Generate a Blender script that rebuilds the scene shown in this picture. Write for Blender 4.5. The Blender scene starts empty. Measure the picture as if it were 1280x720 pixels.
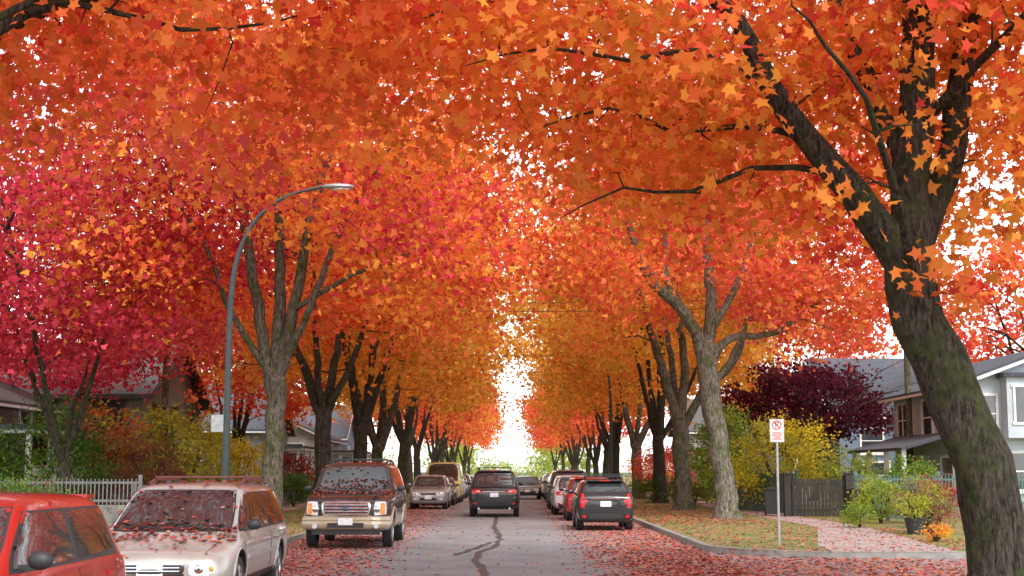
import bpy, bmesh, math, random
import numpy as np
from mathutils import Vector, Matrix
from mathutils.bvhtree import BVHTree
RAD=math.radians
random.seed(7)
scene=bpy.context.scene
COL=scene.collection

# ------------------------------------------------------------------ helpers
def link(o,parent=None):
    COL.objects.link(o)
    if parent is not None: o.parent=parent
    return o
def empty(name,loc=(0,0,0),rz=0,parent=None):
    e=bpy.data.objects.new(name,None); e.location=loc; e.rotation_euler=(0,0,rz)
    e.empty_display_size=.2
    return link(e,parent)

def nodes_of(m):
    m.use_nodes=True
    nt=m.node_tree; nt.nodes.clear()
    return nt,nt.nodes,nt.links
def ramp(N,stops):
    r=N.new('ShaderNodeValToRGB'); cr=r.color_ramp
    while len(cr.elements)<len(stops): cr.elements.new(.5)
    for e,(p,c) in zip(cr.elements,stops):
        e.position=p; e.color=(c[0],c[1],c[2],1)
    return r
def nmat(name,stops,scale=5,detail=5,rough=.8,bump=0,bscale=None,metal=0,coat=0,spec=.5,stretch=(1,1,1),wave=None):
    m=bpy.data.materials.new(name); nt,N,L=nodes_of(m)
    out=N.new('ShaderNodeOutputMaterial'); p=N.new('ShaderNodeBsdfPrincipled')
    L.new(p.outputs[0],out.inputs[0])
    tc=N.new('ShaderNodeTexCoord'); mp=N.new('ShaderNodeMapping'); mp.inputs['Scale'].default_value=stretch
    L.new(tc.outputs['Object'],mp.inputs[0])
    n=N.new('ShaderNodeTexNoise'); n.inputs['Scale'].default_value=scale; n.inputs['Detail'].default_value=detail
    L.new(mp.outputs[0],n.inputs['Vector'])
    if len(stops)==2 and not isinstance(stops[0][1],(tuple,list)): stops=[(.3,stops[0]),(.7,stops[1])]
    r=ramp(N,stops); L.new(n.outputs['Fac'],r.inputs[0]); L.new(r.outputs[0],p.inputs['Base Color'])
    p.inputs['Roughness'].default_value=rough; p.inputs['Metallic'].default_value=metal
    p.inputs['Specular IOR Level'].default_value=spec
    p.inputs['Coat Weight'].default_value=coat; p.inputs['Coat Roughness'].default_value=.04
    if bump:
        b=N.new('ShaderNodeBump'); b.inputs['Strength'].default_value=bump; b.inputs['Distance'].default_value=.03
        if wave:
            w=N.new('ShaderNodeTexWave'); w.bands_direction='Z'; w.wave_profile='SAW'; w.inputs['Scale'].default_value=wave
            L.new(tc.outputs['Object'],w.inputs['Vector']); L.new(w.outputs['Fac'],b.inputs['Height'])
        else:
            n2=N.new('ShaderNodeTexNoise'); n2.inputs['Scale'].default_value=bscale or scale*4; n2.inputs['Detail'].default_value=6
            L.new(mp.outputs[0],n2.inputs['Vector']); L.new(n2.outputs['Fac'],b.inputs['Height'])
        L.new(b.outputs[0],p.inputs['Normal'])
    return m
def M(name,c,**k):
    c2=tuple(min(1,v*1.18) for v in c); c1=tuple(v*.85 for v in c)
    return nmat(name,(c1,c2),**k)

class MB:
    def __init__(s): s.v=[]; s.f=[]; s.m=[]; s.mats=[]
    def mi(s,mat):
        if mat not in s.mats: s.mats.append(mat)
        return s.mats.index(mat)
    def add(s,vs,fs,mat):
        b=len(s.v); s.v+= [tuple(v) for v in vs]; k=s.mi(mat)
        for f in fs: s.f.append([b+i for i in f]); s.m.append(k)
    def box(s,c,size,mat,rot=None,taper=1):
        x,y,z=[d/2 for d in size]
        vs=[Vector(p) for p in [(-x,-y,-z),(x,-y,-z),(x,y,-z),(-x,y,-z),(-x*taper,-y*taper,z),(x*taper,-y*taper,z),(x*taper,y*taper,z),(-x*taper,y*taper,z)]]
        if rot is not None: vs=[rot@v for v in vs]
        vs=[v+Vector(c) for v in vs]
        s.add(vs,[(0,3,2,1),(4,5,6,7),(0,1,5,4),(1,2,6,5),(2,3,7,6),(3,0,4,7)],mat)
    def tube(s,pts,rad,mat,seg=8,cap=True,rough=0):
        pts=[Vector(p) for p in pts]; n=len(pts)
        if not isinstance(rad,(list,tuple)): rad=[rad]*n
        vs=[]; fs=[]
        t=(pts[1]-pts[0]).normalized()
        u=t.orthogonal().normalized()
        for i in range(n):
            if i==0: tt=(pts[1]-pts[0])
            elif i==n-1: tt=pts[-1]-pts[-2]
            else: tt=(pts[i+1]-pts[i]).normalized()+(pts[i]-pts[i-1]).normalized()
            if tt.length<1e-6: tt=t
            tt=tt.normalized()
            u=(u-tt*u.dot(tt)); 
            if u.length<1e-5: u=tt.orthogonal()
            u=u.normalized(); w=tt.cross(u)
            for k in range(seg):
                a=2*math.pi*k/seg
                r=rad[i]*(1+ (random.uniform(-rough,rough) if rough else 0))
                vs.append(pts[i]+(u*math.cos(a)+w*math.sin(a))*r)
        for i in range(n-1):
            for k in range(seg):
                k2=(k+1)%seg
                fs.append((i*seg+k,i*seg+k2,(i+1)*seg+k2,(i+1)*seg+k))
        if cap:
            fs.append(tuple(range(seg-1,-1,-1))); fs.append(tuple((n-1)*seg+k for k in range(seg)))
        s.add(vs,fs,mat)
    def cyl(s,p0,p1,r,mat,seg=20,r1=None): s.tube([p0,p1],[r,r if r1 is None else r1],mat,seg)
    def ell(s,c,r,mat,seg=12,rings=8):
        vs=[];fs=[]
        for i in range(rings+1):
            a=math.pi*i/rings
            for k in range(seg):
                b=2*math.pi*k/seg
                vs.append((c[0]+r[0]*math.sin(a)*math.cos(b),c[1]+r[1]*math.sin(a)*math.sin(b),c[2]+r[2]*math.cos(a)))
        for i in range(rings):
            for k in range(seg):
                k2=(k+1)%seg; fs.append((i*seg+k,(i+1)*seg+k,(i+1)*seg+k2,i*seg+k2))
        s.add(vs,fs,mat)
    def mesh(s,name,smooth=True,angle=35):
        me=bpy.data.meshes.new(name); me.from_pydata(s.v,[],s.f)
        for m in s.mats: me.materials.append(m)
        me.polygons.foreach_set('material_index',s.m)
        me.update()
        if smooth:
            me.polygons.foreach_set('use_smooth',[True]*len(me.polygons))
            me.set_sharp_from_angle(angle=RAD(angle))
        return me
    def obj(s,name,parent=None,smooth=True,bevel=0,loc=None,rz=0):
        o=bpy.data.objects.new(name,s.mesh(name,smooth))
        if loc: o.location=loc
        o.rotation_euler[2]=rz
        link(o,parent)
        if bevel:
            b=o.modifiers.new('bevel','BEVEL'); b.width=bevel; b.segments=2; b.limit_method='ANGLE'; b.angle_limit=RAD(40)
        return o

# ------------------------------------------------------------------ leaf engine
LEAF_N=np.array([(0,-.36),(.34,-.40),(.27,-.13),(.56,.08),(.27,.14),(.16,.22),(0,.62),(-.16,.22),(-.27,.14),(-.56,.08),(-.27,-.13),(-.34,-.40)])
LEAF_F=np.array([(0,-.40),(.48,-.12),(.22,.10),(0,.58),(-.22,.10),(-.48,-.12)])
def leaf_mesh(name,C,S,colr,tmpl,rng,mat,bias=.6,fold=.35):
    n=len(C); k=len(tmpl)
    nr=rng.normal(size=(n,3)); nr/=np.linalg.norm(nr,axis=1,keepdims=True)
    nr[:,2]+=bias; nr/=np.linalg.norm(nr,axis=1,keepdims=True)
    a=rng.normal(size=(n,3)); t=a-(a*nr).sum(1,keepdims=True)*nr; t/=np.linalg.norm(t,axis=1,keepdims=True)
    b=np.cross(nr,t)
    fo=(fold*rng.uniform(.3,1.2,size=n))[:,None]
    px=tmpl[:,0][None,:]*rng.uniform(.8,1.1,size=n)[:,None]; py=np.repeat(tmpl[:,1][None,:],n,0)
    pz=-np.abs(px)*fo - np.abs(py)**2*fo*.8
    s=S[:,None,None]
    V=C[:,None,:]+s*(px[:,:,None]*t[:,None,:]+py[:,:,None]*b[:,None,:]+pz[:,:,None]*nr[:,None,:])
    V=V.reshape(-1,3).astype(np.float32)
    me=bpy.data.meshes.new(name)
    me.vertices.add(n*k); me.vertices.foreach_set('co',V.ravel())
    me.loops.add(n*k); me.loops.foreach_set('vertex_index',np.arange(n*k,dtype=np.int32))
    me.polygons.add(n); me.polygons.foreach_set('loop_start',np.arange(0,n*k,k,dtype=np.int32))
    me.update(calc_edges=True)
    ca=me.color_attributes.new('lc','FLOAT_COLOR','POINT')
    cc=np.ones((n,k,4),dtype=np.float32); cc[:,:,:3]=np.clip(colr,0,1)[:,None,:]
    ca.data.foreach_set('color',cc.ravel())
    me.materials.append(mat)
    return me
def leaf_material(name,tr=.45,gloss=.05):
    m=bpy.data.materials.new(name); nt,N,L=nodes_of(m)
    out=N.new('ShaderNodeOutputMaterial'); at=N.new('ShaderNodeAttribute'); at.attribute_name='lc'
    d=N.new('ShaderNodeBsdfDiffuse'); t=N.new('ShaderNodeBsdfTranslucent'); mx=N.new('ShaderNodeMixShader'); mx.inputs[0].default_value=tr
    L.new(at.outputs['Color'],d.inputs[0]); L.new(at.outputs['Color'],t.inputs[0])
    L.new(d.outputs[0],mx.inputs[1]); L.new(t.outputs[0],mx.inputs[2])
    if gloss:
        g=N.new('ShaderNodeBsdfGlossy'); g.inputs['Roughness'].default_value=.45; m2=N.new('ShaderNodeMixShader'); m2.inputs[0].default_value=gloss
        L.new(mx.outputs[0],m2.inputs[1]); L.new(g.outputs[0],m2.inputs[2]); L.new(m2.outputs[0],out.inputs[0])
    else: L.new(mx.outputs[0],out.inputs[0])
    return m
LEAFM=leaf_material('autumn_leaf',.52,0); LITTER=leaf_material('fallen_leaf',.08,.04)
OR=(.97,.315,.075); RO=(.96,.195,.085); CR=(.62,.05,.09); PK=(.94,.16,.16); YO=(.95,.43,.07); YE=(.90,.60,.10); GY=(.42,.47,.06); GR=(.10,.19,.04); DP=(.10,.02,.035); DO=(.62,.11,.03); PP=(.70,.33,.27); BR=(.30,.12,.07); DR=(.82,.09,.07)
def clump_cols(P,idx,pal,rng,low=None):
    pal=np.array(pal); k=len(pal)
    ph=rng.uniform(0,6,3)
    t=.5+.28*np.sin(P[:,0]*.55+ph[0]+P[:,2]*.3)+.22*np.sin(P[:,1]*.5+ph[1]-P[:,2]*.6)+rng.normal(0,.18,len(P))
    t=np.clip(t,0,.999)[idx]+rng.normal(0,.11,len(idx)); t=np.clip(t,0,.999)*(k-1)
    i=t.astype(int); f=(t-i)[:,None]
    c=pal[i]*(1-f)+pal[np.minimum(i+1,k-1)]*f
    v=(rng.uniform(.72,1.12,len(P))[idx]*rng.uniform(.76,1.14,len(idx)))[:,None]
    return c*v

def bark_mat(name,dark,light,moss,mossamt):
    m=bpy.data.materials.new(name); nt,N,L=nodes_of(m)
    out=N.new('ShaderNodeOutputMaterial'); p=N.new('ShaderNodeBsdfPrincipled'); p.inputs['Roughness'].default_value=.95; p.inputs['Specular IOR Level'].default_value=.2
    L.new(p.outputs[0],out.inputs[0]); tc=N.new('ShaderNodeTexCoord'); mp=N.new('ShaderNodeMapping'); mp.inputs['Scale'].default_value=(1,1,.22)
    L.new(tc.outputs['Object'],mp.inputs[0])
    a=N.new('ShaderNodeTexNoise'); a.inputs['Scale'].default_value=22; a.inputs['Detail'].default_value=8; a.inputs['Roughness'].default_value=.65; L.new(mp.outputs[0],a.inputs['Vector'])
    mid=tuple((x+y)/2 for x,y in zip(dark,light))
    r=ramp(N,[(.38,dark),(.5,mid),(.62,light)]); L.new(a.outputs['Fac'],r.inputs[0])
    b=N.new('ShaderNodeTexNoise'); b.inputs['Scale'].default_value=2.2; b.inputs['Detail'].default_value=7; b.inputs['Roughness'].default_value=.72; L.new(tc.outputs['Object'],b.inputs['Vector'])
    r2=ramp(N,[(.57-mossamt,(0,0,0)),(.61-mossamt*.6,(1,1,1))]); L.new(b.outputs['Fac'],r2.inputs[0])
    c=N.new('ShaderNodeTexNoise'); c.inputs['Scale'].default_value=7; c.inputs['Detail'].default_value=5; L.new(tc.outputs['Object'],c.inputs['Vector'])
    mo=ramp(N,[(.35,tuple(v*.35 for v in moss)),(.65,moss)]); L.new(c.outputs['Fac'],mo.inputs[0])
    mx=N.new('ShaderNodeMix'); mx.data_type='RGBA'; mf=N.new('ShaderNodeMath'); mf.operation='MULTIPLY'; mf.inputs[1].default_value=.85; L.new(r2.outputs[0],mf.inputs[0])
    L.new(mf.outputs[0],mx.inputs[0]); L.new(r.outputs[0],mx.inputs[6]); L.new(mo.outputs[0],mx.inputs[7]); L.new(mx.outputs[2],p.inputs['Base Color'])
    bu=N.new('ShaderNodeBump'); bu.inputs['Strength'].default_value=1; bu.inputs['Distance'].default_value=.08; L.new(a.outputs['Fac'],bu.inputs['Height']); L.new(bu.outputs[0],p.inputs['Normal'])
    return m
bark=bark_mat('bark',(.04,.032,.025),(.20,.17,.135),(.10,.12,.04),.07)
bark_dark=bark_mat('bark_dark',(.012,.010,.008),(.09,.075,.06),(.06,.07,.026),.08)
bark_grey=bark_mat('bark_grey',(.055,.047,.038),(.29,.26,.21),(.14,.16,.065),.07)

def densify(pts,rad,step=.6,jit=.06):
    P=[Vector(p) for p in pts]; out=[];ro=[]
    n=len(P)
    for i in range(n-1):
        p0=P[max(i-1,0)];p1=P[i];p2=P[i+1];p3=P[min(i+2,n-1)]
        m=max(2,int((p2-p1).length/step))
        for k in range(m):
            t=k/m
            q=.5*((2*p1)+(p2-p0)*t+(2*p0-5*p1+4*p2-p3)*t*t+(3*p1-p0-3*p2+p3)*t**3)
            if out: q=q+Vector([random.uniform(-1,1) for _ in range(3)])*jit
            out.append(q); ro.append(rad[i]*(1-t)+rad[i+1]*t)
    out.append(P[-1]); ro.append(rad[-1])
    return out,ro
def ell_pts(rng,e,n,shell=.5):
    c=np.array(e[:3]); r=np.array(e[3:6])
    d=rng.normal(size=(n*2,3)); d/=np.linalg.norm(d,axis=1,keepdims=True)
    rr=(rng.uniform(shell**3,1,size=n*2))**(1/3)
    p=c+d*rr[:,None]*r*(1+.16*np.sin(d[:,0:1]*5+d[:,2:3]*4+e[0]))
    return p[:n]
def build_tree(skel,crowns,pal,seed,bmat,lpc=90,ls=.2,tmpl=LEAF_F,spread=(.75,.75,.38),root=.35,twig=.035,zmin=None,keep=None,bias=.6,seg=5):
    rng=np.random.default_rng(seed); random.seed(seed)
    mb=MB(); nodes=[]; nr=[]
    for i,(pts,rad) in enumerate(skel):
        P,Rr=densify(pts,rad,step=.4,jit=.045)
        if i==0:  # root flare
            P2=[P[0]+Vector((0,0,-.1))]+P; R2=[Rr[0]*1.75,Rr[0]*1.3]+Rr[1:]
            P2.append(P2[-1]+(P2[-1]-P2[-2]).normalized()*Rr[-1]*.7); R2.append(Rr[-1]*.45)
            mb.tube(P2,R2,bmat,18,rough=.07)
        else: mb.tube(P,Rr,bmat,12 if Rr[0]>.1 else 6,rough=.07)
        for p,r in zip(P,Rr):
            if r<.24 or i>0: nodes.append(p); nr.append(r)
    A=np.concatenate([ell_pts(rng,e,e[6]) for e in crowns])
    if zmin is not None: A=A[A[:,2]>zmin]
    if keep is not None: A=A[keep(A)]
    top=np.array([np.mean([p[0] for p in nodes]),np.mean([p[1] for p in nodes]),min(p[2] for p in nodes)+1])
    A=A[np.argsort(np.linalg.norm(A-top,axis=1))]
    NP=np.zeros((len(nodes)+len(A)*4,3)); NR=np.zeros(len(NP)); m=len(nodes)
    NP[:m]=[tuple(p) for p in nodes]; NR[:m]=nr
    for a in A:
        d=np.linalg.norm(NP[:m]-a,axis=1)+np.maximum(0,NP[:m,2]-a[2])*.4
        j=int(np.argmin(d)); p0=Vector(NP[j]); p3=Vector(a); L=(p3-p0).length
        if L<.25: continue
        r0=min(NR[j]*.7,twig*(.5+L*.28))
        side=Vector(rng.normal(size=3))*L*.10
        p1=p0.lerp(p3,.35)+side+Vector((0,0,L*.07)); p2=p0.lerp(p3,.7)+side*.7+Vector((0,0,L*.05))
        rs=[r0,r0*.75,r0*.5,max(.004,r0*.22)]
        mb.tube([p0,p1,p2,p3],rs,bmat,seg,cap=False)
        for q,r in zip((p1,p2,p3),rs[1:]):
            NP[m]=q; NR[m]=r; m+=1
    n=len(A); cnt=rng.integers(int(lpc*.45),int(lpc*1.55),n)
    idx=np.repeat(np.arange(n),cnt)
    off=rng.normal(size=(len(idx),3))*np.array(spread)*rng.uniform(.55,1.3,n)[idx][:,None]
    C=A[idx]+off
    C[:,2]-=.12*(off[:,0]**2+off[:,1]**2)
    cols=clump_cols(A,idx,pal,rng)
    S=rng.uniform(.55,1.35,len(idx))*ls
    if keep is not None:
        k=keep(C+rng.normal(0,.25,C.shape)); C=C[k]; cols=cols[k]; S=S[k]
    lm=leaf_mesh('foliage',C,S,cols,tmpl,rng,LEAFM,bias=bias)
    return mb.mesh('trunk_and_limbs'),lm
def place_tree(name,ms,loc,rz=0,sc=1):
    e=empty(name,loc,rz); e.scale=sc if isinstance(sc,tuple) else (sc,sc,sc)
    a=bpy.data.objects.new('trunk_and_limbs',ms[0]); link(a,e)
    b=bpy.data.objects.new('foliage',ms[1]); link(b,e)
    return e
def rand_skel(seed,fork=3.2,H=14,nl=5,r=.36,spread=4.2):
    rd=random.Random(seed); sk=[]
    lean=rd.uniform(-.25,.25)
    sk.append(([(0,0,0),(lean*.5,0,fork*.5),(lean,0,fork)],[r,r*.85,r*.8]))
    a0=rd.uniform(0,6)
    for i in range(nl):
        a=a0+i*2*math.pi/nl+rd.uniform(-.35,.35); sp=spread*rd.uniform(.45,1.0); zt=H*rd.uniform(.72,.98)
        z0=fork-rd.uniform(.0,.5); rr=r*rd.uniform(.4,.62)
        c,s=math.cos(a),math.sin(a)
        p=[(lean,0,z0),(lean+c*sp*.22,s*sp*.22,fork+1.4),(lean+c*sp*.5+rd.uniform(-.3,.3),s*sp*.5,fork+(zt-fork)*.45),(lean+c*sp,s*sp,zt)]
        sk.append((p,[rr,rr*.8,rr*.5,rr*.12]))
        for j in range(3):
            t=rd.uniform(.35,.8); q=Vector(p[1]).lerp(Vector(p[3]),t); b=a+rd.choice([-1,1])*rd.uniform(.4,1.2)
            l=rd.uniform(2,3.8)
            e=q+Vector((math.cos(b)*l,math.sin(b)*l,rd.uniform(.2,1.8)))
            sk.append(([q,q.lerp(e,.5)+Vector((0,0,.35)),e],[rr*.4,rr*.25,rr*.08]))
    return sk

# ------------------------------------------------------------------ sky, sun, camera
w=bpy.data.worlds.new('World'); scene.world=w; w.use_nodes=True
nt=w.node_tree; N=nt.nodes; L=nt.links; N.clear()
SUN_EL=RAD(46); SUN_ROT=RAD(160)
sky=N.new('ShaderNodeTexSky'); sky.sky_type='NISHITA'; sky.sun_disc=False; sky.sun_elevation=SUN_EL; sky.sun_rotation=SUN_ROT
sky.air_density=1.0; sky.dust_density=1.0; sky.ozone_density=1; sky.altitude=0
hs=N.new('ShaderNodeHueSaturation'); hs.inputs['Saturation'].default_value=.14; hs.inputs['Value'].default_value=2.6
bg=N.new('ShaderNodeBackground'); bg.inputs[1].default_value=.15; wo=N.new('ShaderNodeOutputWorld')
L.new(sky.outputs[0],hs.inputs['Color']); L.new(hs.outputs[0],bg.inputs[0]); L.new(bg.outputs[0],wo.inputs[0])
sd=bpy.data.lights.new('sun','SUN'); sd.energy=3.1; sd.angle=RAD(18); sd.color=(1,.96,.90)
so=bpy.data.objects.new('sun',sd); link(so)
dv=Vector((math.sin(SUN_ROT)*math.cos(SUN_EL),math.cos(SUN_ROT)*math.cos(SUN_EL),math.sin(SUN_EL)))
so.rotation_euler=dv.to_track_quat('Z','Y').to_euler(); so.location=(10,-20,40)
cd=bpy.data.cameras.new('camera'); co=bpy.data.objects.new('camera',cd); link(co); scene.camera=co
cd.sensor_width=36; cd.lens=50.6; cd.clip_end=6000; cd.clip_start=.1
co.location=(0,0,1.7); co.rotation_euler=(RAD(90+7.28),0,0)
scene.view_settings.view_transform='Standard'; scene.view_settings.look='None'; scene.view_settings.exposure=0

# ------------------------------------------------------------------ ground materials
def litter_mat(name,stops,scale,dens,bump=.4,rough=.9,fine=90):
    m=bpy.data.materials.new(name); nt,N,L=nodes_of(m)
    out=N.new('ShaderNodeOutputMaterial'); p=N.new('ShaderNodeBsdfPrincipled'); p.inputs['Roughness'].default_value=rough
    p.inputs['Specular IOR Level'].default_value=.3
    L.new(p.outputs[0],out.inputs[0]); tc=N.new('ShaderNodeTexCoord')
    n=N.new('ShaderNodeTexNoise'); n.inputs['Scale'].default_value=scale; n.inputs['Detail'].default_value=8
    L.new(tc.outputs['Object'],n.inputs['Vector']); r=ramp(N,stops); L.new(n.outputs['Fac'],r.inputs[0])
    nf=N.new('ShaderNodeTexNoise'); nf.inputs['Scale'].default_value=fine; nf.inputs['Detail'].default_value=4
    L.new(tc.outputs['Object'],nf.inputs['Vector'])
    mf=N.new('ShaderNodeMapRange'); mf.inputs[1].default_value=.3; mf.inputs[2].default_value=.7; mf.inputs[3].default_value=.7; mf.inputs[4].default_value=1.3
    L.new(nf.outputs['Fac'],mf.inputs[0])
    hv=N.new('ShaderNodeHueSaturation'); L.new(mf.outputs[0],hv.inputs['Value']); L.new(r.outputs[0],hv.inputs['Color'])
    sx=N.new('ShaderNodeSeparateXYZ'); L.new(tc.outputs['Object'],sx.inputs[0])
    d=dens(N,L,sx)
    nb=N.new('ShaderNodeTexNoise'); nb.inputs['Scale'].default_value=.9; nb.inputs['Detail'].default_value=6
    L.new(tc.outputs['Object'],nb.inputs['Vector'])
    mb_=N.new('ShaderNodeMapRange'); mb_.inputs[1].default_value=.3; mb_.inputs[2].default_value=.7; mb_.inputs[3].default_value=.45; mb_.inputs[4].default_value=1.25
    L.new(nb.outputs['Fac'],mb_.inputs[0])
    mu=N.new('ShaderNodeMath'); mu.operation='MULTIPLY'; L.new(d,mu.inputs[0]); L.new(mb_.outputs[0],mu.inputs[1])
    vo=N.new('ShaderNodeTexVoronoi'); vo.inputs['Scale'].default_value=13; L.new(tc.outputs['Object'],vo.inputs['Vector'])
    sc=N.new('ShaderNodeSeparateColor'); L.new(vo.outputs['Color'],sc.inputs[0])
    lt=N.new('ShaderNodeMath'); lt.operation='LESS_THAN'; L.new(sc.outputs[0],lt.inputs[0]); L.new(mu.outputs[0],lt.inputs[1])
    lr=ramp(N,[(0,(.25,.075,.06)),(.3,(.40,.12,.09)),(.55,(.46,.24,.19)),(.8,(.44,.135,.10)),(1,(.44,.23,.12))]); L.new(sc.outputs[1],lr.inputs[0])
    mx=N.new('ShaderNodeMix'); mx.data_type='RGBA'; L.new(lt.outputs[0],mx.inputs[0]); L.new(hv.outputs[0],mx.inputs[6]); L.new(lr.outputs[0],mx.inputs[7])
    L.new(mx.outputs[2],p.inputs['Base Color'])
    b=N.new('ShaderNodeBump'); b.inputs['Strength'].default_value=bump; b.inputs['Distance'].default_value=.015; L.new(nf.outputs['Fac'],b.inputs['Height']); L.new(b.outputs[0],p.inputs['Normal'])
    return m
def mr(N,L,src,a,b,c,d):
    q=N.new('ShaderNodeMapRange'); q.inputs[1].default_value=a; q.inputs[2].default_value=b; q.inputs[3].default_value=c; q.inputs[4].default_value=d
    L.new(src,q.inputs[0]); return q.outputs[0]
def mx2(N,L,a,b):
    q=N.new('ShaderNodeMath'); q.operation='MAXIMUM'; L.new(a,q.inputs[0]); L.new(b,q.inputs[1]); return q.outputs[0]
def road_d(N,L,sx):
    return mx2(N,L,mr(N,L,sx.outputs[0],-4.0,-2.3,.60,.01),mr(N,L,sx.outputs[0],1.0,2.8,.01,.55))
asphalt=litter_mat('asphalt',[(.3,(.185,.185,.19)),(.5,(.23,.23,.234)),(.7,(.275,.272,.275))],.9,road_d)
grass=litter_mat('grass',[(.3,(.05,.11,.018)),(.5,(.10,.175,.03)),(.7,(.16,.225,.05))],2.5,lambda N,L,sx: mx2(N,L,mr(N,L,sx.outputs[0],-12,-6,.05,.35),mx2(N,L,mr(N,L,sx.outputs[0],-5,9,0,.0),mr(N,L,sx.outputs[0],4.4,7.5,.14,.02))),bump=.9,fine=40)
field=nmat('field',[(.3,(.05,.07,.025)),(.7,(.12,.12,.05))],scale=.3,rough=1)
concrete=nmat('concrete',[(.3,(.18,.175,.165)),(.7,(.31,.30,.28))],scale=4,rough=.9,bump=.3,bscale=60)
pave=litter_mat('pavement',[(.3,(.27,.24,.225)),(.7,(.38,.34,.32))],2,lambda N,L,sx: mr(N,L,sx.outputs[1],0,400,.24,.4))

def sheet(name,poly,z,mat):
    me=bpy.data.meshes.new(name); me.from_pydata([(x,y,z) for x,y in poly],[],[list(range(len(poly)))]); me.materials.append(mat); me.update()
    if me.polygons[0].normal.z<0: me.flip_normals()
    return link(bpy.data.objects.new(name,me))
sheet('ground',[(-4000,-300),(4000,-300),(4000,5000),(-4000,5000)],-.03,field)
sheet('road',[(-5.6,-30),(150,-30),(150,430),(-5.6,430)],0,asphalt)
def arc(cx,cy,r,a0,a1,n=10): return [(cx+r*math.cos(RAD(a0+(a1-a0)*i/n)),cy+r*math.sin(RAD(a0+(a1-a0)*i/n))) for i in range(n+1)]
rk=[(4.15,430),(4.15,32.0)]+arc(7.25,32.0,3.1,180,270,12)[1:]+[(150,28.9)]
sheet('grass_verge',rk+[(150,430)],.12,grass)
nk=[(150,20),(7.15,20)]+arc(7.15,17,3.0,90,180,10)[1:]+[(4.15,-30)]
sheet('grass_verge',nk+[(150,-30)],.12,grass)
lk=[(-5.35,430),(-5.35,-30)]
sheet('grass_verge',lk+[(-150,-30),(-150,430)],.12,grass)
def kerb(path,side):
    mb=MB(); P=[Vector((x,y,0)) for x,y in path]; n=len(P)
    vs=[];fs=[]
    for i,p in enumerate(P):
        t=((P[min(i+1,n-1)]-P[i]).normalized()+(P[i]-P[max(i-1,0)]).normalized()).normalized()
        nn=Vector((-t.y,t.x,0))*side
        for o,z in ((-.01,-.02),(.005,.115),(.02,.13),(.16,.13),(.16,-.02)): vs.append(p+nn*o+Vector((0,0,z)))
    for i in range(n-1):
        for k in range(4): fs.append((i*5+k,i*5+k+1,(i+1)*5+k+1,(i+1)*5+k))
    mb.add(vs,fs,concrete); return mb.obj('kerb',smooth=False)
kerb(rk,1); kerb(nk,1); kerb(lk,-1)
sheet('sidewalk',[(8.8,430),(8.8,42),(6.6,31.5),(6.4,29.1),(8.9,29.1),(10.2,42),(10.6,430)],.126,pave)
sheet('sidewalk',[(-10.8,430),(-10.8,-30),(-9.2,-30),(-9.2,430)],.126,pave)
tar=nmat('tar_seal',[(.3,(.035,.035,.037)),(.7,(.075,.075,.077))],scale=8,rough=.6)
def ribbon(pts,wd,z=.005):
    P,_=densify([(x,y,0) for x,y in pts],[1]*len(pts),step=.5,jit=.055); mb=MB(); vs=[];fs=[]
    for i,p in enumerate(P):
        t=(P[min(i+1,len(P)-1)]-P[max(i-1,0)]).normalized(); nn=Vector((-t.y,t.x,0)); ww=wd*random.uniform(.6,1.3)
        for s_ in (-1,1):
            q=p+nn*ww*.5*s_; vs.append((q.x,q.y,z))
    for i in range(len(P)-1): fs.append((2*i,2*i+2,2*i+3,2*i+1))
    mb.add(vs,fs,tar); return mb
r1=ribbon([(-.35,14),(-.46,23.5),(-.72,30),(-.45,33),(-.30,37),(-.55,45),(-.62,56)],.14)
r2=ribbon([(-.5,35.5),(-.85,32.5),(-1.15,30)],.15,.0095)
r1.add(r2.v,r2.f,tar); r1.obj('road_crack_seal',smooth=False)

# ------------------------------------------------------------------ leaf litter (real leaves)
def litter(name,zones,seed):
    rng=np.random.default_rng(seed); Cs=[]
    for (x0,x1,y0,y1,z,n,edge) in zones:
        u=rng.uniform(0,1,n); y=1/( (1-u)/y0**1.0 + u/y1**1.0) if y0>0 else rng.uniform(y0,y1,n)
        x=rng.uniform(x0,x1,n)
        if edge=='L': x=x0+(x1-x0)*np.minimum(1,rng.beta(1.2,2.0,n))
        if edge=='R': x=x1-(x1-x0)*np.minimum(1,rng.beta(1.2,1.8,n))
        Cs.append(np.stack([x,y,np.full(n,z)+rng.uniform(.006,.03,n)],1))
    C=np.concatenate(Cs); n=len(C)
    pal=np.array([RO,PK,CR,PP,PP,PP,OR,BR,DR,(.66,.30,.23),(.68,.22,.16)])*.68
    cols=pal[rng.integers(0,len(pal),n)]*rng.uniform(.65,1.12,(n,1))
    me=leaf_mesh(name,C,rng.uniform(.055,.115,n),cols,LEAF_F,rng,LITTER,bias=2.6,fold=.5)
    link(bpy.data.objects.new(name,me))
litter('fallen_leaves',[(-5.35,-2.0,13,150,0,17000,'L'),(1.2,4.15,14,150,0,17000,'R'),(-2.8,1.8,12,90,0,600,None),
    (4.2,20,20.2,28.8,0,6500,None),(4.3,8.8,29,110,.12,2300,None),(4.3,8.0,44,70,.12,2000,None),(4.0,13,10,20,.12,1200,None),(-9,-5.4,14,110,.12,4500,None),(8.8,10.6,29,90,.126,900,None),(9.5,20,29,60,.12,500,None),(2,8,20,33,0,4000,None)],3)

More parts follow.
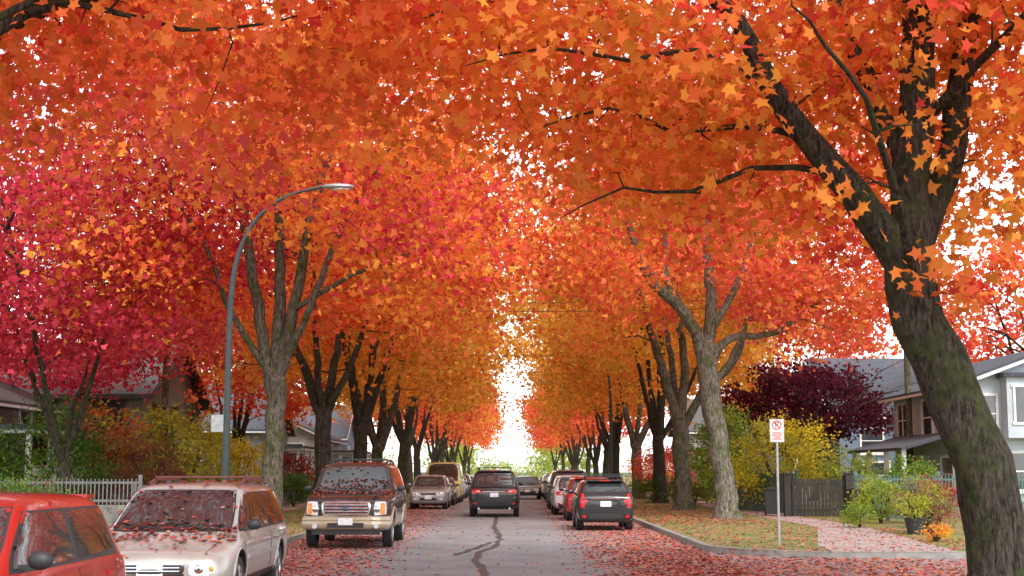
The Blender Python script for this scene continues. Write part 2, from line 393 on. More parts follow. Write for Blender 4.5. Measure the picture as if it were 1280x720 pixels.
# ------------------------------------------------------------------ trees
def near_limb(path,rad,P):
    path=np.array(path)[:,[0,2]]; Q=P[:,[0,2]]; dm=np.full(len(P),9.)
    for a,b in zip(path,path[1:]):
        ab=b-a; t=np.clip(((Q-a)@ab)/(ab@ab),0,1); dm=np.minimum(dm,np.linalg.norm(Q-(a+t[:,None]*ab),axis=1))
    return dm<rad
limbA=[(-1.15,0,4.5),(-2.3,-.2,5.7),(-3.2,-.4,7.2),(-4.2,-.5,7.8)]
limbB=[(-.9,0,4.6),(-.75,.2,6.8)]
R0=[([(0,0,0),(-.12,0,1.3),(-.5,0,2.5),(-.9,0,3.5),(-1.05,0,4.3)],[.43,.36,.34,.32,.30]),
    ([(-.95,0,3.7),(-1.3,0,4.5),(-1.75,-.1,5.1),(-2.3,-.2,5.75),(-2.85,-.3,6.5),(-3.2,-.4,7.2),(-4.0,-.7,7.75),(-5.4,-1.2,8.1),(-7.2,-1.6,8.7)],[.22,.23,.20,.165,.135,.11,.08,.05,.02]),
    ([(-.95,0,3.8),(-.95,.05,4.8),(-.75,.2,7.0),(-.8,.2,9.5),(-1.0,.4,13)],[.24,.25,.22,.18,.04]),
    ([(-.9,.1,4.3),(-.45,.3,5.4),(-.1,.5,6.8),(.2,.7,8.5),(.9,.9,12)],[.16,.18,.16,.13,.04]),
    ([(-.9,.1,5.2),(-1.4,.5,6.8),(-2.1,.8,9.2),(-3.4,1.3,12)],[.12,.11,.08,.02]),
    ([(-1.0,-.1,3.9),(-1.5,-1.2,4.9),(-2.1,-2.4,5.7),(-3.2,-3.8,6.3)],[.07,.055,.035,.012]),
    ([(-2.3,-.2,5.75),(-3.1,.2,6.05),(-4.0,.2,5.95),(-4.8,.1,6.2),(-5.8,0,5.9)],[.05,.038,.03,.02,.008]),
    ([(-2.0,0,5.35),(-2.9,.5,5.55),(-3.7,.6,5.25),(-4.6,.8,5.3),(-5.4,1.0,4.95)],[.045,.034,.026,.018,.007]),
    ([(-2.8,-.3,6.4),(-3.8,-.6,6.75),(-4.6,-1.0,6.55),(-5.6,-1.3,6.65),(-6.6,-1.6,6.3)],[.045,.035,.027,.018,.007]),
    ([(-3.2,-.4,7.2),(-3.4,.9,8.0),(-3.9,2.2,9.0)],[.07,.05,.02]),
    ([(-.75,.1,6.0),(-.2,-1.0,6.7),(.2,-2.4,7.2)],[.08,.06,.02]),
    ([(-4.0,-.7,7.75),(-5.3,.3,8.0),(-7.5,1.2,7.7)],[.05,.035,.012])]
def keepR0(P): return ~((P[:,1]<.1)&(near_limb(limbA,.34,P)|near_limb(limbB,.36,P)))
ms=build_tree(R0,[(-3.4,0.5,9.3,6.9,7.5,3.6,500),(-1.0,0,8.2,3.5,5,3.8,110),(-4.8,.4,6.9,4.2,3.4,1.2,74),(-.2,-.8,5.0,1.3,1.4,.8,9),(-2.5,3.4,7,3.7,4,1.7,80),(-.75,-.6,4.1,.45,.4,.7,5),(.6,-.2,6.6,1.9,1.8,1.8,34),(-3.6,1.6,5.5,1.6,1.0,.5,10),(1.6,2.5,5.8,1.6,2.2,1.0,22)],
    [OR,RO,OR,YO,OR,OR,RO,DR],11,bark_dark,lpc=48,ls=.17,tmpl=LEAF_N,spread=(.5,.5,.3),twig=.032,bias=.3,keep=keepR0)
place_tree('maple_tree',ms,(6.05,18,.12))
L0=[([(0,0,0),(.1,0,2),(.3,0,4)],[.42,.36,.33]),
    ([(.3,0,3.9),(1.2,.4,5.6),(2.2,1.3,6.9),(3.4,2.3,7.5),(4.6,3.6,8.5),(6,5,8.8)],[.14,.11,.08,.06,.04,.012]),
    ([(.3,0,3.9),(.1,.6,6.5),(.3,1.2,12)],[.24,.2,.05]),([(.3,0,3.9),(-1,.5,7),(-2.2,1,11)],[.2,.15,.04]),
    ([(.3,0,3.9),(.9,2.0,6.4),(1.8,5.0,8.4),(2.6,8,9.6)],[.14,.12,.08,.02]),([(.2,0,4.2),(1.4,-1,6.5),(3.4,-1.6,9)],[.12,.09,.02]),
    ([(1.2,.4,5.6),(2.4,.8,6.9),(3.9,1.9,6.9),(5.2,2.6,7.3)],[.06,.045,.03,.01])]
ms=build_tree(L0,[(2.4,4.0,9.9,6.8,8.5,3.4,520),(1.5,6,7.2,4,5,1.3,66)],[RO,OR,DR,OR,RO,OR,PK],12,bark_dark,lpc=50,ls=.18,tmpl=LEAF_N,spread=(.54,.54,.32),twig=.032,bias=.3)
place_tree('maple_tree',ms,(-7.9,15,.12))
L1=[([(0,0,0),(.12,0,2.2),(.1,0,4.3)],[.34,.29,.28]),
    ([(.08,0,3.6),(-.25,.1,5.2),(-.7,0,7.6),(-1.3,.4,10.5),(-2,.6,14)],[.18,.18,.15,.1,.03]),
    ([(.1,0,3.8),(.15,.2,6.5),(.1,0,9.5),(-.1,0,15)],[.2,.17,.13,.03]),
    ([(.1,0,3.7),(.45,0,5.6),(1.0,-.2,8.6),(1.7,0,11.5),(2.4,.3,14.5)],[.18,.17,.14,.09,.03]),
    ([(.2,0,4.3),(1.1,-.5,6.3),(2.0,-.7,8.5),(3.6,-1.3,11)],[.12,.1,.08,.02]),
    ([(0,0,4.3),(-1.2,-.2,6.2),(-2.0,-.5,8.2),(-3.4,-.8,10.5)],[.11,.09,.06,.02]),
    ([(.5,0,6.2),(2.4,-1,7.2),(4.6,-1.6,8.0)],[.09,.06,.02])]
ms=build_tree(L1,[(1.0,0,11.4,7.2,7,4.8,420),(3.7,-.5,7.7,3.6,4.5,1.6,50),(-4.0,0,7.4,2.9,4,1.6,42)],[RO,DR,OR,YO,OR,RO,CR],13,bark,lpc=62,ls=.22,bias=.4,
    keep=lambda P: ~((np.abs(P[:,0]-.2)<1.7)&(P[:,2]<8.0)&(P[:,1]<3)))
place_tree('maple_tree',ms,(-7.0,42,.12))
R1=[([(0,0,0),(-.15,0,1.6),(-.35,0,3.2),(-.6,.1,4.9),(-.65,.1,6.0)],[.44,.35,.34,.36,.30]),
    ([(-.55,.1,4.9),(-1.0,0,6.4),(-1.7,-.2,7.4),(-2.7,-.4,8.4),(-3.4,-.5,10.5),(-4,0,13)],[.24,.23,.2,.17,.12,.03]),
    ([(-.6,.1,5.2),(.2,0,6.2),(1.4,-.2,6.3),(2.6,-.3,6.9),(4.4,-.6,8.4)],[.16,.14,.11,.09,.02]),
    ([(-.6,.1,5.2),(-.4,.2,7.5),(-.5,.3,10),(0,.4,14)],[.26,.2,.14,.03]),
    ([(-.5,.1,6.4),(.6,.6,8.3),(1.8,1,11.5)],[.15,.12,.03]),
    ([(-1.8,-.2,7.5),(-2.0,.5,9.5),(-1.6,1,13)],[.13,.1,.03]),
    ([(-.35,0,4.6),(.3,.9,5.5),(1.3,1.8,7.2)],[.12,.1,.03])]
ms=build_tree(R1,[(0,0,11.0,7.5,7,4.7,410),(3.6,0,7.6,3.7,4,1.7,60)],[PK,RO,OR,PK,OR,DR,OR],14,bark_grey,lpc=62,ls=.22,bias=.4,
    keep=lambda P: ~((P[:,0]>-3.1)&(P[:,0]<.9)&(P[:,2]<7.8)&(P[:,1]<3)))
place_tree('maple_tree',ms,(7.4,50,.12))
R2=[([(0,0,0),(-.1,0,2),(-.1,0,3.8)],[.42,.34,.34]),
    ([(-.1,0,3.3),(-.7,0,5.4),(-1.3,0,7.6),(-2.2,0,11)],[.24,.2,.15,.04]),
    ([(-.1,0,3.3),(.9,0,4.9),(2.2,-.2,6.2),(2.9,-.2,8.5),(3.6,0,11)],[.2,.18,.15,.1,.03]),
    ([(-.1,0,3.4),(.1,0,6),(-.1,0,9),(.4,0,13)],[.22,.18,.13,.03]),
    ([(-.1,0,3.3),(-.3,.9,6.2),(-.8,1.8,10)],[.18,.14,.03])]
ms=build_tree(R2,[(-.2,0,11.0,7.2,7,4.7,360)],[RO,OR,YO,YE,OR,PK],15,bark,lpc=62,ls=.23,bias=.4,keep=lambda P: ~((np.abs(P[:,0])<2.4)&(P[:,2]<7.4)&(P[:,1]<3)))
place_tree('maple_tree',ms,(7.2,61,.12))
pals=[[OR,YO,YE,YO,OR,YO],[RO,OR,DR,OR,YO,OR],[PK,RO,OR,DR,RO],[YO,OR,YE,YO,YE,OR]]
arch=[];far=[]
for i,pl in enumerate(pals):
    sk=rand_skel(20+i,fork=[3.0,3.6,2.6,3.3][i],H=14.5,nl=[5,4,6,5][i],r=.33)
    kp=lambda P: ~((np.hypot(P[:,0],P[:,1])<3.0)&(P[:,2]<7.2))
    arch.append(build_tree(sk,[(0,0,10.2,6.2,6.4,5.2,350),(0,0,6.6,4.8,5.0,1.4,44)],pl,30+i,[bark,bark_dark,bark,bark_dark][i],lpc=62,ls=.24,bias=.4,keep=kp,seg=4))
    if i: far.append(build_tree(sk,[(0,0,10.2,6.1,6.4,5.2,200),(0,0,6.6,4.8,5.0,1.4,26)],pl,50+i,bark_dark,lpc=46,ls=.34,bias=.4,keep=kp,seg=3))
rd=random.Random(5)
left=[(55,1),(67,3),(77,0),(92,3),(106,0),(121,0),(138,1),(156,0),(176,1),(198,0),(224,1),(252,0)]
right=[(74,3),(87,0),(101,3),(116,0),(132,1),(150,0),(170,1),(192,1),(218,0),(246,1)]
for y,a in left+[(-y,a) for y,a in right]:
    s=-1 if y>0 else 1; y=abs(y)
    k=1.13 if y<95 else (1.04 if y<125 else .90)
    h=rd.uniform(.97,1.08)*(1.04 if y<110 else .94)
    place_tree('maple_tree',(arch if y<112 else far)[a],(s*(7.3+(0 if y<110 else .3))+rd.uniform(-.3,.3),y,.12),rd.uniform(0,6.28),(k,k,h))
ysk=rand_skel(60,fork=1.8,H=11,nl=4,r=.2,spread=4)
crim=build_tree(ysk,[(0,0,8.6,5.6,5,3.8,280),(0,0,5.4,4.6,4.2,.9,50)],[CR,(.78,.09,.12),CR,(.62,.055,.11),PK],61,bark_dark,lpc=72,ls=.185,bias=.4,keep=lambda P:P[:,2]>4.3)
place_tree('crimson_maple_tree',crim,(-13.2,43,.12),1.1,1.08); place_tree('crimson_maple_tree',crim,(-18.5,57,.12),3.1,1.1)
place_tree('maple_tree',far[1],(17.5,92,.12),1.2,.9); place_tree('maple_tree',far[0],(-19,100,.12),.2,.95); place_tree('maple_tree',far[1],(27,72,.12),4,.9); place_tree('maple_tree',far[1],(-14.5,76,.12),2.2,.8)
purp=build_tree(rand_skel(70,fork=1.2,H=5,nl=5,r=.14,spread=2.6),[(0,0,3.7,3.2,2.6,1.7,170)],[DP,(.16,.025,.04),(.08,.018,.03),(.20,.035,.04)],71,bark_dark,lpc=80,ls=.15,spread=(.35,.35,.2))
place_tree('purple_maple_tree',purp,(13.7,66,.5),0,1.15)

def shrub(name,loc,r,h,pal,n,seed,ls=.1,lpc=40):
    rng=np.random.default_rng(seed); rd=random.Random(seed); sk=[]
    for i in range(5):
        a=rd.uniform(0,6.28); sk.append(([(0,0,0),(math.cos(a)*r*.25,math.sin(a)*r*.25,h*.4),(math.cos(a)*r*.6,math.sin(a)*r*.6,h*.85)],[.035,.025,.008]))
    ms=build_tree(sk,[(0,0,h*.55,r,r,h*.45,n)],pal,seed,bark_dark,lpc=lpc,ls=ls,spread=(.2*r**.5,.2*r**.5,.14*r**.5),twig=.012,seg=4)
    place_tree(name,ms,loc)
YB=(.85,.62,.05); YG=(.50,.52,.07); GB=(.17,.32,.06)
shrub('yellow_shrub',(11.0,59,.12),2.1,3.9,[YB,(.8,.64,.08),YB,YG],170,81,.13)
shrub('yellow_shrub',(-13.0,57,.12),2.3,4.0,[YG,GY,(.62,.50,.07),YG],160,82,.13)
shrub('yellow_shrub',(-11.6,60,.12),1.8,3.2,[YB,YG],110,89,.13)
shrub('green_shrub',(9.2,63,.12),1.4,4.8,[YG,GB,YG],130,83,.12)
shrub('green_shrub',(-14.4,46,.12),1.6,3.9,[GY,GB,GR],120,84,.12)
shrub('green_shrub',(-17.0,44.5,.12),1.8,3.6,[GR,GB,GY],130,121,.12)
shrub('brown_shrub',(-15.6,55,.12),2.0,4.2,[BR,DO,GY,BR],130,124,.13)
shrub('green_shrub',(12.7,54.5,.12),1.2,2.4,[GB,YG,GB],80,85,.10)
shrub('green_shrub',(14.6,53,.12),1.0,2.1,[GB,(.3,.42,.07)],70,86,.10)
shrub('hedge_shrub',(7.8,75,.12),1.5,1.4,[GR,GB],90,87,.10)
shrub('green_shrub',(10.3,66,.12),1.6,2.6,[GR,GB],80,90,.11)
shrub('red_shrub',(8.9,84,.12),1.8,3.2,[CR,RO,PK],110,88,.13)
shrub('red_shrub',(-11.4,74,.12),1.6,2.6,[BR,CR,DO],80,91,.13)
shrub('brown_shrub',(-12.2,49,.12),1.2,2.9,[BR,(.25,.13,.08),DO],60,92,.1)
shrub('orange_flower_shrub',(9.7,33.4,.12),.35,.4,[YO,OR,YB],30,93,.05,30)
shrub('pale_grass_plant',(10.8,38,.12),.7,1.5,[(.45,.38,.2),(.3,.2,.12),GY],50,94,.07)
shrub('red_shrub',(12.1,41.5,.12),.8,1.3,[BR,CR,GY],50,95,.08)
shrub('green_shrub',(11.4,45,.12),.8,1.4,[GB,GY],60,96,.08)
shrub('yellow_shrub',(9.9,41.5,.12),.45,.7,[YG,GB],30,97,.06)
shrub('hedge_shrub',(-9.9,66,.12),1.0,1.5,[GR,GB],70,98,.1)
shrub('hedge_shrub',(-12.4,36,.12),1.4,1.4,[GR,GB,BR],90,99,.09)
shrub('green_shrub',(10.2,72,.12),1.3,3.4,[YG,GB],90,111,.12)
shrub('hedge_shrub',(8.3,67,.12),.9,1.1,[GR,GB,DO],60,122,.09)
def mass(name,centres,pal,ls,per,sp,seed):
    rng=np.random.default_rng(seed); P=np.array(centres); idx=np.repeat(np.arange(len(P)),per)
    C=P[idx]+rng.normal(size=(len(idx),3))*np.array(sp); C[:,2]=np.maximum(C[:,2],.1)
    me=leaf_mesh(name,C,rng.uniform(.6,1.3,len(idx))*ls,clump_cols(P,idx,pal,rng),LEAF_F,rng,LEAFM,bias=.4)
    link(bpy.data.objects.new(name,me))
rng=np.random.default_rng(77)
cs=[]
for s_ in (-1,1):
    for i in range(110):
        x=s_*rng.uniform(26,60); y=rng.uniform(110,330); cs.append((x,y,rng.uniform(.5,5.0)))
mass('background_trees',cs,[GR,GY,DO,OR,BR,GR],.6,100,(2.2,2.2,1.3),5)
cs=[(s_*rng.uniform(9 if s_<0 else 5.5,16),rng.uniform(270,330),rng.uniform(1,9)*(1 if s_>0 else .8)) for s_ in (-1,1) for _ in range(36)]
cs+=[(rng.uniform(-12,12),rng.uniform(440,470),rng.uniform(.5,3.5)) for _ in range(26)]
mass('distant_trees',cs,[GY,(.35,.45,.15),YG,GB],.8,60,(1.6,3,1.2),6)

# ------------------------------------------------------------------ vehicles
glass=nmat('car_glass',[(.3,(.014,.016,.018)),(.7,(.04,.044,.048))],scale=2,rough=.03,spec=1.0,coat=.6)
rubber=M('tyre_rubber',(.018,.018,.019),rough=.85,scale=20)
black=M('black_plastic',(.02,.02,.022),rough=.55,scale=20)
chrome=M('chrome',(.62,.63,.65),rough=.14,metal=1,scale=8)
alloy=M('alloy',(.42,.43,.45),rough=.3,metal=1,scale=8)
lampg=M('headlamp_glass',(.62,.65,.68),rough=.08,scale=30,spec=.9)
redl=M('tail_lamp',(.55,.012,.015),rough=.12,scale=30)
amber=M('indicator_lamp',(.8,.25,.03),rough=.15,scale=30)
plate=M('number_plate',(.72,.73,.76),rough=.5,scale=20)
def paint(name,c,metal=.35,rough=.32):
    return nmat(name,(tuple(v*.92 for v in c),tuple(min(1,v*1.08) for v in c)),scale=3,rough=rough,metal=metal,coat=.8)
P_black=paint('paint_black',(.016,.017,.020)); P_maroon=paint('paint_maroon',(.026,.014,.014)); P_tan=paint('paint_tan',(.40,.33,.235),.2)
P_champ=paint('paint_champagne',(.37,.36,.34),.3); P_red=paint('paint_red',(.32,.012,.009),.1); P_silver=paint('paint_silver',(.36,.37,.38),.4)
P_white=paint('paint_white',(.66,.66,.66),0); P_cream=paint('paint_cream',(.64,.50,.20),0); P_dark=paint('paint_dark_grey',(.055,.06,.065)); P_blue=paint('paint_blue',(.04,.07,.13))
DEF=dict(L=4.6,W=1.8,H=1.6,hf=.85,hood=.98,belt=.98,cowl=1.15,rf=1.85,rr=.55,tb=.12,gr=.77,wr=.33,zb=.24,fw=.85,rw=.9,tail=None)
def car(name,loc,face,p,paintm,low=None,lowz=.62,rear_view=False,front='gen',rails=None,leaves=0,rack=False,seed=1,mirror=None):
    """local +y is the front. face=180 looks to the camera"""
    P=dict(DEF); P.update(p); Lh=P['L']/2; W=P['W']/2; H=P['H']; zb=P['zb']
    root=empty(name,loc,RAD(face))
    b=P['belt']; g=P['gr']; tl=P['tail'] if P['tail'] else b
    st=[ # y,zb,zbelt,zt,hw,hwt
     (Lh-.0,zb+.16,P['hf']-.20,P['hf']-.14,W*.74,W*.62),
     (Lh-.05,zb+.06,P['hf']-.12,P['hf']-.05,W*.86,W*.74),
     (Lh-.20,zb,P['hf']-.06,P['hf'],W*.95,W*.82),
     (Lh-.6,zb,P['hf']+.0,P['hf']+.05,W*.99,W*.85),
     (Lh-P['cowl']+.05,zb,b-.02,P['hood'],W,W*.84),
     (Lh-P['cowl']-.08,zb,b,P['hood']+.06,W,W*.83),
     (Lh-P['rf']+.10,zb,b+.01,H-.10,W,W*g),
     (Lh-P['rf']-.15,zb,b+.01,H-.035,W,W*g),
     (0-.2,zb,b+.02,H-.02,W,W*g),
     (-Lh+P['rr']+.35,zb,b+.03,H-.03,W,W*g*.98),
     (-Lh+P['rr'],zb,b+.03,H-.06,W*.99,W*g*.96),
     (-Lh+P['rr']-.10,zb+.0,b+.03,H-.13,W*.985,W*g*.95),
     (-Lh+P['tb']+.06,zb+.02,tl,tl+.06,W*.97,W*.80),
     (-Lh+.06,zb+.05,tl-.06,tl-.01,W*.94,W*.80),
     (-Lh+.0,zb+.10,tl-.16,tl-.10,W*.86,W*.74)]
    bm=bmesh.new(); rings=[]
    for (y,z0,zl,zt,hw,ht) in st:
        e=hw*.955-ht
        half=[(0,z0),(hw*.8,z0),(hw*.965,z0+.07),(hw,z0+(zl-z0)*.5),(hw*.99,zl-.09),(hw*.955,zl),(ht+e*.15,zl+(zt-zl)*.84),(ht*.91,zt),(ht*.5,zt+.018),(0,zt+.025)]
        ring=half+[(-x,z) for x,z in half[-2:0:-1]]
        rings.append([bm.verts.new((x,y,z)) for x,z in ring])
    k=len(rings[0])
    for a,c in zip(rings,rings[1:]):
        for i in range(k):
            j=(i+1)%k; bm.faces.new((a[i],a[j],c[j],c[i]))
    bm.faces.new(rings[0][::-1]); bm.faces.new(rings[-1])
    bmesh.ops.recalc_face_normals(bm,faces=bm.faces)
    me=bpy.data.meshes.new('tmp'); bm.to_mesh(me); bm.free()
    o=bpy.data.objects.new('tmp',me); link(o)
    sm=o.modifiers.new('s','SUBSURF'); sm.levels=2; sm.render_levels=2
    fy=Lh-P['fw']; ry=-Lh+P['rw']; wr=P['wr']; ar=wr*1.17
    cut=MB()
    for y in (fy,ry):
        cut.tube([(-W-1,y,wr+.02),(-W+.32,y,wr+.02)],[ar,ar],black,28); cut.tube([(W-.32,y,wr+.02),(W+1,y,wr+.02)],[ar,ar],black,28)
    cme=cut.mesh('c',False); cob=link(bpy.data.objects.new('c',cme))
    bmx=o.modifiers.new('b','BOOLEAN'); bmx.object=cob; bmx.operation='DIFFERENCE'; bmx.solver='EXACT'
    dg=bpy.context.evaluated_depsgraph_get(); dg.update()
    body=bpy.data.meshes.new_from_object(o.evaluated_get(dg))
    if len(body.polygons)<100:
        o.modifiers.remove(bmx); dg.update(); body=bpy.data.meshes.new_from_object(o.evaluated_get(dg))
    bpy.data.objects.remove(o); bpy.data.objects.remove(cob)
    body.name='body'; body.materials.clear(); body.materials.append(paintm); body.materials.append(low or paintm); body.materials.append(black)
    mi=[]
    for pl in body.polygons:
        c=pl.center
        inarch=any(abs(math.hypot(c.y-y,c.z-wr-.02)-ar)<.02 and abs(c.x)<W-.0 and abs(pl.normal.x)<.3 for y in (fy,ry)) or (abs(pl.normal.x)>.9 and abs(abs(c.x)-(W-.32))<.02)
        mi.append(2 if inarch else (1 if c.z<lowz else 0))
    body.polygons.foreach_set('material_index',mi)
    body.polygons.foreach_set('use_smooth',[True]*len(body.polygons)); body.set_sharp_from_angle(angle=RAD(42)); body.update()
    link(bpy.data.objects.new('body',body),root)
    bvh=BVHTree.FromPolygons([v.co.copy() for v in body.vertices],[list(q.vertices) for q in body.polygons])
    def hit(kind,a,c):
        if kind=='f': r=bvh.ray_cast(Vector((a,6,c)),Vector((0,-1,0)))
        elif kind=='r': r=bvh.ray_cast(Vector((a,-6,c)),Vector((0,1,0)))
        elif kind=='s+': r=bvh.ray_cast(Vector((4,a,c)),Vector((-1,0,0)))
        elif kind=='s-': r=bvh.ray_cast(Vector((-4,a,c)),Vector((1,0,0)))
        else: r=bvh.ray_cast(Vector((a,c,4)),Vector((0,0,-1)))
        return r[0],r[1]
    def patch(mb,kind,q,mat,off=.008,rnd=.15,nu=8,nv=6,inset=-.012):
        vs=[];fs=[]; last=None
        us=[-1.0]+[-1+2*i/nu for i in range(nu+1)]+[1.0]; vv=[-1.0]+[-1+2*i/nv for i in range(nv+1)]+[1.0]
        for j,v in enumerate(vv):
            for i,u in enumerate(us):
                u2=u*math.sqrt(max(0,1-rnd*v*v)); v2=v*math.sqrt(max(0,1-rnd*u*u))
                s_=(u2+1)/2; t_=(v2+1)/2
                a=(q[0][0]*(1-s_)+q[1][0]*s_)*(1-t_)+(q[3][0]*(1-s_)+q[2][0]*s_)*t_
                c=(q[0][1]*(1-s_)+q[1][1]*s_)*(1-t_)+(q[3][1]*(1-s_)+q[2][1]*s_)*t_
                h,nn=hit(kind,a,c)
                if h is None:
                    h=last[0].copy() if last else Vector((a if kind in 'fr' else 0,Lh if kind=='f' else -Lh,c)); nn=last[1] if last else Vector((0,1,0))
                last=(h,nn)
                edge=i in(0,len(us)-1) or j in (0,len(vv)-1)
                vs.append(h+nn*(inset if edge else off))
        n=len(us)
        for j in range(len(vv)-1):
            for i in range(n-1): fs.append((j*n+i,j*n+i+1,(j+1)*n+i+1,(j+1)*n+i))
        mb.add(vs,fs,mat)
    def sym(q): return [(-q[1][0],q[1][1]),(-q[0][0],q[0][1]),(-q[3][0],q[3][1]),(-q[2][0],q[2][1])]
    gl=MB(); tr=MB()
    hb=P['hood']+.07
    ws=[(-W*.80,hb),(W*.80,hb),(W*g*.86,H-.115),(-W*g*.86,H-.115)]
    patch(tr,'f',[(-W*.825,hb-.025),(W*.825,hb-.025),(W*g*.90,H-.095),(-W*g*.90,H-.095)],black,.003,.05,14,8)
    patch(gl,'f',ws,glass,.009,.05,14,8)
    rz=tl+.10
    patch(tr,'r',[(-W*.79,rz-.02),(W*.79,rz-.02),(W*g*.88,H-.13),(-W*g*.88,H-.13)],black,.003,.08,12,7)
    patch(gl,'r',[(-W*.74,rz),(W*.74,rz),(W*g*.83,H-.155),(-W*g*.83,H-.155)],glass,.009,.1,12,7)
    yA=Lh-P['cowl']-.18; yAt=Lh-P['rf']-.02; yE=-Lh+P['tb']+.35; yEt=-Lh+P['rr']+.12
    zl=b+.055; zt=H-.15
    yB=(yAt+yEt)/2+.12; 
    if P['L']>4.7:
        yC=yEt+ (yB-yEt)*.42
        wins=[[(yA,zl),(yB+.05,zl),(yB+.05,zt),(yAt,zt)],[(yB-.04,zl),(yC+.04,zl),(yC+.04,zt),(yB-.04,zt)],[(yC-.04,zl),(yE,zl+.02),(yEt,zt),(yC-.04,zt)]]
    else: wins=[[(yA,zl),(yB+.05,zl),(yB+.05,zt),(yAt,zt)],[(yB-.04,zl),(yE+.1,zl+.03),(yEt+.08,zt),(yB-.04,zt)]]
    mm=mirror or (paintm if low is None else black)
    for kd in ('s+','s-'):
        patch(tr,kd,[(yA+.07,zl-.025),(yE-.04,zl-.02),(yEt-.03,zt+.02),(yAt+.03,zt+.02)],black,.003,.02,16,4)
        for q in wins: patch(gl,kd,q,glass,.009,.05,8,4)
        for yy in (yA+.02,yB,wins[1][1][0]):
            pts=[]
            for i in range(7):
                h,nn=hit(kd,yy,zb+.12+(b-zb-.14)*i/6)
                if h: pts.append(h+nn*.001)
            if len(pts)>2: tr.tube(pts,.006,black,4)
        for yy in (yB+.22,wins[1][1][0]+.22):
            h,nn=hit(kd,yy,b-.11)
            if h: tr.box(h+nn*.02,(.03,.17,.03),paintm)
        sgn=1 if kd=='s+' else -1
        patch(tr,kd,[(fy-wr-.1,zb+.04),(ry+wr+.1,zb+.04),(ry+wr+.1,zb+.14),(fy-wr-.1,zb+.14)],black if low is None else low,.01,0,8,2)
        patch(tr,kd,[(fy-wr-.12,zb+.36),(ry+wr+.12,zb+.36),(ry+wr+.12,zb+.41),(fy-wr-.12,zb+.41)],paintm if low is None else low,.014,0,8,2)
        h,nn=hit(kd,yA-.16,b+.08)
        if h:
            tr.box((h.x+sgn*.06,h.y,h.z-.01),(.14,.04,.04),black)
            tr.ell((h.x+sgn*.15,h.y+.0,h.z+.04),(.095,.065,.07),mm,12,8)
            tr.ell((h.x+sgn*.15,h.y-.04,h.z+.04),(.075,.035,.055),glass,12,6)
        for y in (fy,ry):
            pts=[]
            for i in range(19):
                a=RAD(-12+204*i/18); yy=y+math.cos(a)*(ar+.005); zz=wr+.02+math.sin(a)*(ar+.005)
                h,nn=hit(kd,yy+math.cos(a)*.01,zz+math.sin(a)*.01)
                if h and abs(h.x)>W*.8: pts.append(h)
            if len(pts)>4: tr.tube(pts,.016 if low is None else .03,(low or paintm),6)
    gl.obj('glazing',root); 
    wh=MB()
    for sx in (-1,1):
        for y in (fy,ry):
            xo=sx*(W-.035); xi=sx*(W-.25)
            prof=[(xi,wr*.62),(xi,wr*.93),(xi+sx*.03,wr),(xo-sx*.03,wr),(xo,wr*.94),(xo-sx*.005,wr*.70),(xo-sx*.02,wr*.66)]
            vs=[];fs=[]; S=32
            for (xx,rr) in prof:
                for k_ in range(S):
                    a=2*math.pi*k_/S; vs.append((xx,y+rr*math.cos(a),wr+rr*math.sin(a)))
            for i in range(len(prof)-1):
                for k_ in range(S):
                    k2=(k_+1)%S; fs.append((i*S+k_,i*S+k2,(i+1)*S+k2,(i+1)*S+k_))
            wh.add(vs,fs,rubber)
            wh.cyl((xo-sx*.06,y,wr),(xo-sx*.055,y,wr),wr*.68,black,28)
            ringp=[(xo-sx*.02,y+wr*.65*math.cos(2*math.pi*i/24),wr+wr*.65*math.sin(2*math.pi*i/24)) for i in range(25)]
            wh.tube(ringp,.018,alloy,6,cap=False)
            for i in range(5):
                a=2*math.pi*i/5+.3
                for da in (-.13,.13):
                    wh.tube([(xo-sx*.02,y+.05*math.cos(a),wr+.05*math.sin(a)),(xo-sx*.025,y+wr*.64*math.cos(a+da),wr+wr*.64*math.sin(a+da))],[.022,.017],alloy,5)
            wh.cyl((xo-sx*.04,y,wr),(xo-sx*.008,y,wr),.06,alloy,14)
    wh.obj('wheels',root)
    ub=MB(); ub.box((0,0,zb+.06),(W*1.5,P['L']*.86,.12),black); ub.obj('underbody',root)
    hf=P['hf']; F=MB()
    if front=='truck':
        gz0,gz1=hf-.43,hf-.09
        patch(F,'f',[(-W*.52,gz0),(W*.52,gz0),(W*.56,gz1),(-W*.56,gz1)],chrome,.035,.12,12,6,-.02)
        patch(F,'f',[(-W*.48,gz0+.035),(W*.48,gz0+.035),(W*.52,gz1-.035),(-W*.52,gz1-.035)],black,.04,.12,12,6,.03)
        for i in range(4):
            z=gz0+.065+i*(gz1-gz0-.13)/3
            pts=[]
            for j in range(13):
                x=-W*.49+W*.98*j/12; h,nn=hit('f',x,z)
                if h: pts.append((x,h.y+.05,z))
            F.tube(pts,.023,chrome,6)
        h,nn=hit('f',0,(gz0+gz1)/2); F.ell((0,h.y+.065,(gz0+gz1)/2),(.10,.02,.045),P_blue,16,8)
        q=[(W*.62,gz0+.03),(W*.88,gz0+.05),(W*.86,gz1-.01),(W*.63,gz1-.01)]
        for qq in (q,sym(q)): patch(F,'f',qq,lampg,.02,.1,6,5)
        for sx in(-1,1):
            patch(F,'f',[(sx*W*.80-.05,gz0+.05),(sx*W*.80+.05,gz0+.05),(sx*W*.80+.045,gz1-.04),(sx*W*.80-.045,gz1-.04)],amber,.026,.2,3,4)
            F.ell((sx*W*.68,hit('f',sx*W*.68,(gz0+gz1)/2)[0].y+.015,(gz0+gz1)/2),(.08,.03,.08),chrome,14,8)
        pts=[];z=hf-.55
        for j in range(15):
            x=-W*.93+W*1.86*j/14; h,nn=hit('f',x*.92,z)
            pts.append((x,h.y+.02-abs(j-7)**4*.00003,z))
